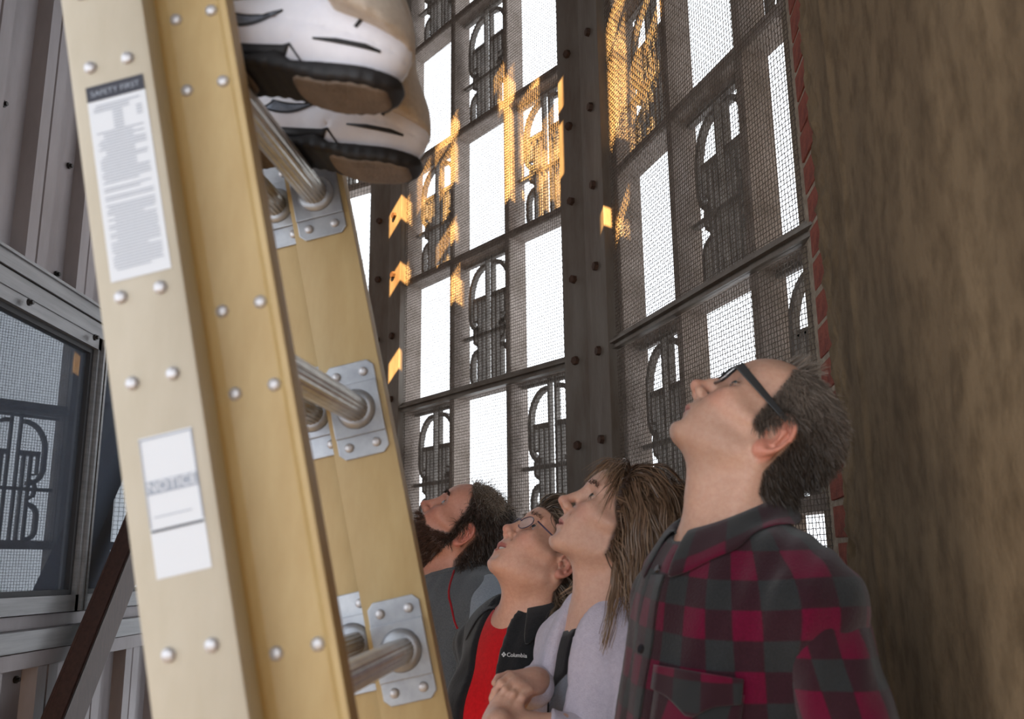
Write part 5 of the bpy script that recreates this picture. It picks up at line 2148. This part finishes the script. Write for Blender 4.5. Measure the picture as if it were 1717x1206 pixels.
    for sy in (1, -1):
        A, B_, D_ = np.array([-0.012, 0.150 * sy, 1.362]), np.array([-0.04, 0.212 * sy, 1.10]), np.array([0.05, 0.20 * sy, 0.86])

        def fsl(p):
            q = P.L(p)
            d = arm_sdf(q, [A, B_, D_], [0.066, 0.058, 0.044], 0.04) + wrinkle(q, 0.003, 5 + sy)
            return np.maximum(d, 0.85 - q[:, 2]) * f32(s)
        c2 = P.W((0, 0.19 * sy, 1.12))
        sdf_obj('sleeve', fsl, c2 - [0.2, 0.2, 0.36], c2 + [0.2, 0.2, 0.36], 0.009, 'jacket', P.root, loc=P.loc)
    collar(P, 'collar', 'jacket', 0.055, 0.085, 0.034, lean=0.02, z_b=1.525, z_f=1.455, gap=42, r=(0.078, 0.074), stand=0.05, point_fwd=0.01, cloth=fjk, off=0.007)
    # embroidered logo on the left chest
    tgt = atY(858, 1099, 1.9)
    p0 = on_cloth(fjk, ORG + (tgt - ORG) * 0.85, tgt - ORG, n=200)
    nn = grad(fjk, p0[None])[0]
    rgt = np.cross([0, 0, 1.0], nn)
    rgt /= np.linalg.norm(rgt)
    upn = np.cross(nn, rgt)
    cu = bpy.data.curves.new('chest_logo', 'FONT')
    cu.body = 'Columbia'
    cu.size = 0.0115
    cu.align_x = 'LEFT'
    cu.align_y = 'CENTER'
    cu.extrude = 0.0004
    tmp = bpy.data.objects.new('t', cu)
    C.objects.link(tmp)
    bpy.context.view_layer.update()
    me_ = bpy.data.meshes.new_from_object(tmp)
    bpy.data.objects.remove(tmp)
    me_.materials.clear()
    va = np.empty(len(me_.vertices) * 3, f32)
    me_.vertices.foreach_get('co', va)
    va = va.reshape(-1, 3)

    def lay(v2):
        pts = p0 + (v2[:, :1] - 0.010) * rgt + v2[:, 1:2] * upn + nn * 0.01
        for _ in range(8):
            pts = pts - nn * (fjk(pts.astype(f32)) - 0.0016)[:, None] * 0.8
        return pts + nn * v2[:, 2:3] - P.loc
    me_.vertices.foreach_set('co', lay(va).astype(f32).ravel())
    me_.update()
    link('chest_logo', me_, 'embroidery', P.root)
    # the four-lozenge emblem before the word
    vs_, fs_ = [], []
    for k in range(4):
        cx_, cy_ = -0.0065 + 0.0030 * math.cos(k * PI / 2), 0.0030 * math.sin(k * PI / 2)
        b0 = len(vs_)
        vs_ += [(cx_ + 0.0024 * math.cos(a), cy_ + 0.0024 * math.sin(a), 0.0006) for a in (0, PI / 2, PI, 3 * PI / 2)]
        fs_.append((b0, b0 + 1, b0 + 2, b0 + 3))
    link('chest_emblem', rawmesh('chest_emblem', lay(np.array(vs_)), fs_), 'embroidery', P.root)
    lower_body(P, dict(hip=0.17), 'denim', 'shoe_dark', 0.93)
    return P


# =================================================================== BEARDED MAN
def bearded_man():
    hs = 1.03
    e = atY(769, 892, 2.42)
    fx = atY(757, 985, 2.52)
    P = Person('person', 'bearded man in a charcoal shirt with grey shoulders, behind the ladder', (fx[0], 2.52), 214, 1.03,
               (e[0], 2.50, e[2]), 184, 48, hs, dict(jaw=1.06, jawd=0.0, nose=0.002, nosew=1.1, lip=0.8, ear=1.0, eye=0.0050, furrow=0.002))
    P.mouth = dict(z=-0.0575, h=0.006)
    g = dict(sh=0.172, cd=0.118, belly=0.02, adam=0.5, shz=1.38)
    f = skin_fn(P, g, r=0.062, throat=0.036, rb=0.068)

    def scalp(q):
        x, z = q[:, 0], q[:, 2]
        line = np.interp(z, [-0.03, 0.0, 0.03, 0.06, 0.09, 0.10, 0.13], [0.020, 0.022, 0.028, 0.036, 0.055, 0.066, 0.078])
        low = np.interp(x, [-0.12, -0.06, -0.04, -0.032, 0.0, 0.006, 0.03], [-0.09, -0.085, -0.06, 0.032, 0.034, -0.05, -0.05])
        return sstep(0.006, -0.004, x - line) * sstep(-0.004, 0.004, z - low)

    def beard(q):
        x, z, ay = q[:, 0], q[:, 2], np.abs(q[:, 1])
        top = np.interp(x, [0.0, 0.02, 0.05, 0.075, 0.09, 0.12], [0.0, -0.022, -0.044, -0.050, -0.040, -0.036])
        m_ = (z < top) & (x > -0.002) & (z > -0.135)
        lips = (np.abs(z + 0.058) < 0.0075) & (ay < 0.023) & (x > 0.085)
        return (m_ & ~lips).astype(f32)
    base = lin(206, 150, 130)
    col0 = skin_colour(P, base, lin(170, 96, 92), lin(208, 128, 112), scalp=lambda q: np.clip(scalp(q) + 0.85 * beard(q), 0, 1), scalpc=lin(66, 50, 42))
    body, V, Q = build_skin(P, f, col0, simple_arms(P, (-0.012, 0.17, 1.36), (-0.03, 0.235, 1.12), (0.05, 0.22, 0.88)), 0.0034)
    add_eyes(P, lin(96, 110, 120), gaze=(1, 0.2, 0.35))
    brow_strands(P, V, Q, lin(66, 50, 42), 320, 0.0013, 0.011)
    q = P.HL(V.astype(f32))
    back, dn, upv, fwd = P.H @ np.array([-1, 0, 0.0]), P.H @ np.array([0, 0, -1.0]), P.H @ np.array([0, 0, 1.0]), P.H @ np.array([1, 0, 0.0])
    rt_, nr_ = sample_roots(V, Q, scalp(q) * near_skull(q) > 0.5, 7500, 31)

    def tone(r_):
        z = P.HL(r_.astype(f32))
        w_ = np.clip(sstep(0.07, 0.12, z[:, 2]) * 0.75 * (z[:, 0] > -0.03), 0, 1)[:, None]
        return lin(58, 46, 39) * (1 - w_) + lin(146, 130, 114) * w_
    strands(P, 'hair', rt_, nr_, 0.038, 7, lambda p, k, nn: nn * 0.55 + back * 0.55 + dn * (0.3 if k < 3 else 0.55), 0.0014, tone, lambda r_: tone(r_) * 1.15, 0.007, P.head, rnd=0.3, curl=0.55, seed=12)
    rt_, nr_ = sample_roots(V, Q, beard(q) > 0.5, 5200, 33)
    z_ = P.HL(rt_.astype(f32))
    gw = (sstep(0.06, 0.09, z_[:, 0]) * 0.5)[:, None] * np.random.default_rng(2).random((len(rt_), 1))
    strands(P, 'beard', rt_, nr_, 0.021, 5, lambda p, k, nn: nn * 0.6 + dn * 0.6 + fwd * 0.1, 0.0012, lambda r_: lin(64, 46, 38) * (1 - gw) + lin(140, 122, 108) * gw, lin(92, 68, 56), 0.003, P.head, rnd=0.3, curl=0.3, seed=13)
    s = P.s

    def ftee(p):
        q = P.L(p)
        d = torso_core(q, g) - 0.013 + wrinkle(q, 0.0028, 2)
        hole = cone(q, (-0.012, 0, 1.452), (-0.02, 0, 1.7), 0.074, 0.095)
        hole = smin(hole, cone(q, (0.05, 0, 1.49), (0.10, 0, 1.49), 0.040, 0.035), 0.03)
        d = smax(d, -hole, 0.004)
        d = np.maximum(d, 0.82 - q[:, 2])
        return d * f32(s)
    c = P.W((0, 0, 1.15))
    sdf_obj('shirt', ftee, c - [0.3, 0.3, 0.36], c + [0.3, 0.3, 0.38], 0.009, 'charcoal_tee', P.root, loc=P.loc)
    for sy in (1, -1):
        A, B_ = np.array([-0.015, 0.172 * sy, 1.375]), np.array([-0.03, 0.232 * sy, 1.12])

        def fsl(p):
            q = P.L(p)
            d = arm_sdf(q, [A, B_], [0.068, 0.062], 0.03) + wrinkle(q, 0.003, 4)
            d = smin(d, cone(q, (-0.025, 0.075 * sy, 1.433), A, 0.040, 0.062), 0.03)
            return np.maximum(d, 1.16 - q[:, 2]) * f32(s)
        c2 = P.W((0, 0.18 * sy, 1.3))
        sdf_obj('sleeve', fsl, c2 - [0.2, 0.2, 0.2], c2 + [0.2, 0.2, 0.22], 0.008, 'shoulder_grey', P.root, loc=P.loc)

        def both(p):
            return np.minimum(ftee(p), fsl(p))
        pts = []
        for t in np.linspace(0, 1, 12):
            x_ = 0.035 + 0.045 * math.sin(t * PI * 0.5)
            yy, zz = (0.070 + 0.085 * t) * sy, 1.475 - 0.15 * t ** 1.2
            st_ = P.W((x_ + 0.2, yy, zz + 0.12))
            pts.append(Vector(on_cloth(both, st_, P.W((x_ - 0.06, yy, zz - 0.03)) - st_, n=90) - P.loc))
        MB().tube(pts, 0.0032, 6).build('piping', 'red_piping', P.root, smooth=True)
    # ribbed neckband
    pts = []
    for t in np.linspace(0, 2 * PI, 41)[:-1]:
        st_ = P.W((-0.008 + 0.30 * math.cos(t), 0.28 * math.sin(t), 1.62))
        pts.append(Vector(on_cloth(ftee, st_, P.W((0.0 + 0.070 * math.cos(t), 0.066 * math.sin(t), 1.455 - 0.02 * math.cos(t))) - st_, n=120) - P.loc))
    MB().tube(pts + [pts[0]], 0.006, 8, cap=False).build('neckband', 'charcoal_tee', P.root, smooth=True)
    lower_body(P, dict(hip=0.165), 'denim', 'shoe_dark', 0.93)
    return P


CARD = cardigan_woman()
JACK = jacket_woman()
BEARD = bearded_man()


# =================================================================== CLIMBER ON THE LADDER (white trainers, khaki trousers)
M['shoe_white'] = mat('white_leather', srgb(232, 233, 242), 0.45, var=srgb(220, 221, 232), vscale=20, bump=0.05, bscale=200)
M['shoe_black'] = mat('black_rubber', srgb(34, 34, 38), 0.6, var=srgb(24, 24, 28), vscale=60)
M['shoe_tan'] = mat('tan_rubber', srgb(126, 112, 100), 0.75, var=srgb(106, 94, 84), vscale=40, bump=0.3, bscale=260)
M['shoe_grey'] = mat('grey_mesh', srgb(120, 128, 142), 0.8, var=srgb(96, 104, 118), vscale=90)
M['blue_shirt'] = fabric('blue_work_shirt', srgb(92, 110, 136), srgb(78, 94, 120))


def climber():
    fdir = np.array(-lw)
    fdir[2] = 0
    fdir /= np.linalg.norm(fdir)
    left = np.cross([0, 0, 1.0], fdir)
    FR = np.stack([fdir, left, [0, 0, 1.0]], 1)
    rung = Vector(O_) + lu * SP
    feet = []
    for r_, sx in ((0.094, 0.0), (0.286, 0.018)):
        p = np.array(rung + lr * r_) + np.array([0, 0, 0.0152])
        feet.append(p + fdir * (sx - 0.004))
    tilt = math.radians(11)                             # heels dropped below the rung
    FRS = np.stack([fdir * math.cos(tilt) + np.array([0, 0, math.sin(tilt)]), left, np.array([0, 0, math.cos(tilt)]) - fdir * math.sin(tilt)], 1)
    mid = (feet[0] + feet[1]) / 2
    base_xy = mid - fdir * 0.085
    Z0 = mid[2]
    yaw = math.degrees(math.atan2(fdir[1], fdir[0]))
    hc = np.array([base_xy[0], base_xy[1], 0]) + fdir * 0.05 + np.array([0, 0, Z0 + 1.60])
    P = Person('person', 'person in khaki trousers and white trainers standing on a ladder rung', (base_xy[0], base_xy[1]), yaw, 1.0, hc, yaw, 8, 1.0, dict(), z0=Z0)
    P.mouth = dict(z=-0.0575, h=0.006)
    g = dict(sh=0.165, cd=0.115, belly=0.02)
    f = skin_fn(P, g)

    def sc(q):
        return sstep(0.05, 0.04, q[:, 0] - 0.2 * q[:, 2]) * sstep(-0.01, 0.03, q[:, 2] + 0.4 * (q[:, 0] < -0.03) * 0.1)
    base = lin(206, 165, 144)
    # arms up to the rung two steps above the chest
    arms, els = [], []
    gr = Vector(O_) + lu * (SP * 5)
    for sy in (1, -1):
        wr_ = np.array(gr + lr * (0.186 - 0.10 * sy)) - fdir * 0.085 + np.array([0, 0, -0.01])
        sh = P.W((0, 0.165 * sy, 1.38))
        el = (sh + wr_) / 2 + np.array([0, 0, -0.13]) + left * 0.07 * sy
        els.append((sh, el, wr_))
        arms.append(hand_fn(wr_, fdir + np.array([0, 0, 0.25]), np.array([0, 0, 1.0]) - fdir * 0.3, -sy, 0.9, fore=[(sh, 0.045), (el, 0.04)]))

    def fb(p):
        return f(p)
    body, V, Q = build_skin(P, fb, skin_colour(P, base, lin(182, 112, 102), lin(206, 132, 112), scalp=sc, scalpc=lin(70, 56, 46)), arms, 0.006, 0.011)
    add_eyes(P, lin(80, 70, 60))
    q = P.HL(V.astype(f32))
    rt_, nr_ = sample_roots(V, Q, sc(q) * near_skull(q) > 0.5, 2500, 41)
    bk = P.H @ np.array([-1, 0, -0.5])
    strands(P, 'hair', rt_, nr_, 0.03, 4, lambda p, k, nn: nn * 0.4 + bk, 0.002, lin(80, 64, 52), lin(104, 84, 68), 0.004, P.head, rnd=0.25, seed=42)

    def fsh(p):
        q = P.L(p)
        d = torso_core(q, g) - 0.016 + wrinkle(q, 0.003, 2)
        for sh, el, wr_ in els:
            d = smin(d, cone(p, sh, el, 0.062, 0.054), 0.03)
            d = smin(d, cone(p, el, el + (wr_ - el) * 0.8, 0.054, 0.040), 0.03)
        d = smax(d, -cone(q, (-0.012, 0, 1.46), (-0.02, 0, 1.7), 0.072, 0.09), 0.004)
        return np.maximum(d, 0.88 - q[:, 2])
    c = P.W((0.1, 0, 1.2))
    sdf_obj('shirt', fsh, c - [0.5, 0.4, 0.4], c + [0.45, 0.4, 0.4], 0.012, 'blue_shirt', P.root, loc=P.loc)

    # trousers: one garment, two legs falling over the heels
    fl = [FR.T @ (ft - P.loc) for ft in feet]          # feet in torso coordinates

    def ftr(p):
        q = P.L(p)
        d = ell(q, (0, 0, 0.92), (0.135, 0.170, 0.13))
        for i, ft in enumerate(fl):
            sy = np.sign(ft[1])
            ank = ft + FR.T @ FRS @ np.array([-0.100, 0, 0.082])
            kn = np.array([0.075, 0.095 * sy, 0.50])
            hip = np.array([0.0, 0.085 * sy, 0.90])
            a = cone(q, ank + np.array([0, 0, -0.06]), kn, 0.075, 0.086)
            a = smin(a, cone(q, kn, hip, 0.084, 0.098), 0.04)
            qq = q - ank.astype(f32)
            a = a + 0.004 * np.sin(qq[:, 2] * 46 + 18 * qq[:, 0] + 8 * qq[:, 1]) * np.clip(1 - qq[:, 2] / 0.4, 0, 1)
            # hem: higher at the instep, low over the heel, with a doubled edge
            hem = qq[:, 2] + 0.085 - (0.043 + 0.40 * (qq[:, 0] + 0.076) + 1.2 * np.clip(qq[:, 0] - 0.0, 0, 1))
            a = np.where(np.linalg.norm(qq, axis=1) < 0.30, np.maximum(a, -hem * 0.9), a)
            d = np.minimum(d, a) if i else smin(d, a, 0.05)
        d = np.maximum(d, q[:, 2] - 0.93)
        return d
    c = P.W((0, 0, 0.46))
    sdf_obj('trousers', ftr, c - [0.27, 0.30, 0.47], c + [0.27, 0.30, 0.53], 0.0075, 'khaki', P.root, loc=P.loc)

    # trainers
    def half_w(x):
        w = np.interp(x, [-0.178, -0.10, -0.04, 0.02, 0.07, 0.128], [0.041, 0.041, 0.037, 0.042, 0.049, 0.047])
        heel = np.sqrt(np.clip(1 - (np.clip(-0.118 - x, 0, 0.06) / 0.060) ** 2, 0, 1))
        toe = np.sqrt(np.clip(1 - (np.clip(x - 0.062, 0, 0.066) / 0.066) ** 2, 0, 1))
        return w * heel * toe + 0.0005

    def outline(q):
        """signed distance-like value of the sole outline in plan"""
        return np.maximum(np.abs(q[:, 1]) - half_w(q[:, 0]).astype(f32), np.abs(q[:, 0] + 0.025) - 0.153)
    for i, ft in enumerate(feet):
        sh = empty('trainer', ft - P.loc)
        sh.parent = P.root
        sh['label'] = 'white leather trainer with black and tan sole'
        F32, fo = FRS.astype(f32), ft.astype(f32)

        def loc(p):
            return (p - fo) @ F32

        def f_sole(p):
            q = loc(p)
            o_ = outline(q)
            top = np.interp(q[:, 0], [-0.18, -0.12, -0.065, -0.045, -0.02, 0.05, 0.13], [0.021, 0.017, 0.016, 0.026, 0.017, 0.015, 0.026]).astype(f32)
            bot = np.interp(q[:, 0], [-0.18, -0.16, -0.10, -0.055, -0.03, 0.02, 0.05, 0.13], [0.010, 0.001, -0.003, 0.004, 0.006, 0.004, -0.002, 0.012]).astype(f32)
            d = smax(smax(o_ * 0.8, q[:, 2] - top, 0.006), bot - q[:, 2], 0.007)
            # tread grooves along the rim
            return d + 0.0006 * np.sin(q[:, 0] * 420) * (q[:, 2] < 0.012)

        def f_up(p):
            q = loc(p)
            d = ell(q, (-0.112, 0, 0.050), (0.066, 0.0415, 0.050))
            d = smin(d, ell(q, (-0.095, 0, 0.085), (0.060, 0.037, 0.045)), 0.03)
            d = smin(d, ell(q, (-0.02, 0, 0.052), (0.075, 0.039, 0.045)), 0.04)
            d = smin(d, ell(q, (0.060, 0, 0.036), (0.064, 0.045, 0.034)), 0.04)
            d = smax(d, -cone(q, (-0.085, 0, 0.13), (-0.06, 0, 0.30), 0.030, 0.05), 0.008)
            # panel seams
            s1 = np.abs(q[:, 2] - 0.052 - 0.12 * (q[:, 0] + 0.1)) - 0.0008
            s2 = np.abs(q[:, 0] + 0.055 + 0.5 * (q[:, 2] - 0.03)) - 0.0008
            d = smax(d, -np.maximum(np.minimum(s1, s2), -d - 0.0022), 0.002)
            return smax(d, 0.011 - q[:, 2], 0.004)
        lo, hi = ft - [0.2, 0.12, 0.05], ft + [0.21, 0.12, 0.16]
        sdf_obj('upper', f_up, lo, hi, 0.0042, 'shoe_white', sh, loc=ft)
        sdf_obj('outsole', f_sole, lo, hi, 0.0036, 'shoe_black', sh, loc=ft)
        for x0, x1 in ((-0.170, -0.062), (-0.012, 0.118)):
            def f_pad(p):
                q = loc(p)
                o_ = smax(outline(q) + 0.0075, np.maximum(x0 - q[:, 0], q[:, 0] - x1), 0.02)
                bot = np.interp(q[:, 0], [-0.18, -0.16, -0.10, -0.055, -0.03, 0.02, 0.05, 0.13], [0.010, 0.001, -0.003, 0.004, 0.006, 0.004, -0.002, 0.012]).astype(f32)
                return smax(smax(o_, q[:, 2] - bot - 0.004, 0.003), bot - 0.0022 - q[:, 2], 0.003)
            sdf_obj('sole_pad', f_pad, lo, ft + [0.21, 0.12, 0.06], 0.0036, 'shoe_tan', sh, loc=ft)

        def on_up(x, z, sy=1, off=0.0):
            st_ = ft + FRS @ np.array([x, 0.12 * sy, z])
            hit = on_cloth(f_up, st_, FRS @ np.array([0, -1.0 * sy, 0]), n=120)
            if np.dot(hit - ft, FRS[:, 1]) * sy < 0.012:            # ray passed the shoe: stay on its outline
                hit = ft + FRS @ np.array([x, float(half_w(x)) * 0.9 * sy, z])
            return hit + FRS @ np.array([0, off * sy, 0]) - ft

        def ribbon(name, pts2, hw, material, sy=1):
            vs_, fs_ = [], []
            for k, (x, z, *w_) in enumerate(pts2):
                t = np.array(pts2[min(k + 1, len(pts2) - 1)][:2]) - np.array(pts2[max(k - 1, 0)][:2])
                t /= np.linalg.norm(t) + 1e-9
                nn = np.array([-t[1], t[0]])
                ww = w_[0] if w_ else hw
                for e in (-1, 1):
                    vs_.append(on_up(x + nn[0] * ww * e, z + nn[1] * ww * e, sy, 0.0012))
            fs_ = [(2 * k, 2 * k + 1, 2 * k + 3, 2 * k + 2) for k in range(len(pts2) - 1)]
            o = link(name, rawmesh(name, np.array(vs_), fs_, True), material, sh)
            m_ = o.modifiers.new('thickness', 'SOLIDIFY')
            m_.thickness = 0.0012
            return o
        for sy in (1, -1):
            # swoosh-shaped mark: grey fill with a dark outline, sweeping back from the instep
            lower = [(-0.046 + 0.070 * t, 0.066 - 0.026 * math.sin(t * PI * 0.62) + 0.004 * t) for t in np.linspace(0, 1, 12)]
            upper = [(-0.046 + 0.060 * t, 0.066 - 0.012 * math.sin(t * PI * 0.62) + 0.004 * t) for t in np.linspace(0, 1, 12)]
            body_ = [((a[0] + b[0]) / 2, (a[1] + b[1]) / 2, max(0.0006, np.hypot(a[0] - b[0], a[1] - b[1]) / 2)) for a, b in zip(lower, upper)]
            ribbon('side_mark', body_, 0.003, 'shoe_grey', sy)
            ribbon('side_mark_edge', lower + upper[::-1], 0.0011, 'shoe_black', sy)
            ribbon('heel_window', [(-0.155, 0.038, 0.0012), (-0.140, 0.0385, 0.0026), (-0.110, 0.0385, 0.0024), (-0.085, 0.038, 0.0008)], 0.002, 'shoe_black', sy)
            ribbon('heel_tab', [(-0.132, 0.068), (-0.127, 0.056)], 0.0018, 'shoe_black', sy)
            ribbon('arch_panel', [(-0.074, 0.017, 0.0008), (-0.060, 0.031, 0.0012), (-0.054, 0.024, 0.006), (-0.02, 0.022, 0.006), (0.02, 0.020, 0.003)], 0.004, 'shoe_black', sy)
        # lace panel
        vs_ = []
    return P


CLIMB = climber()
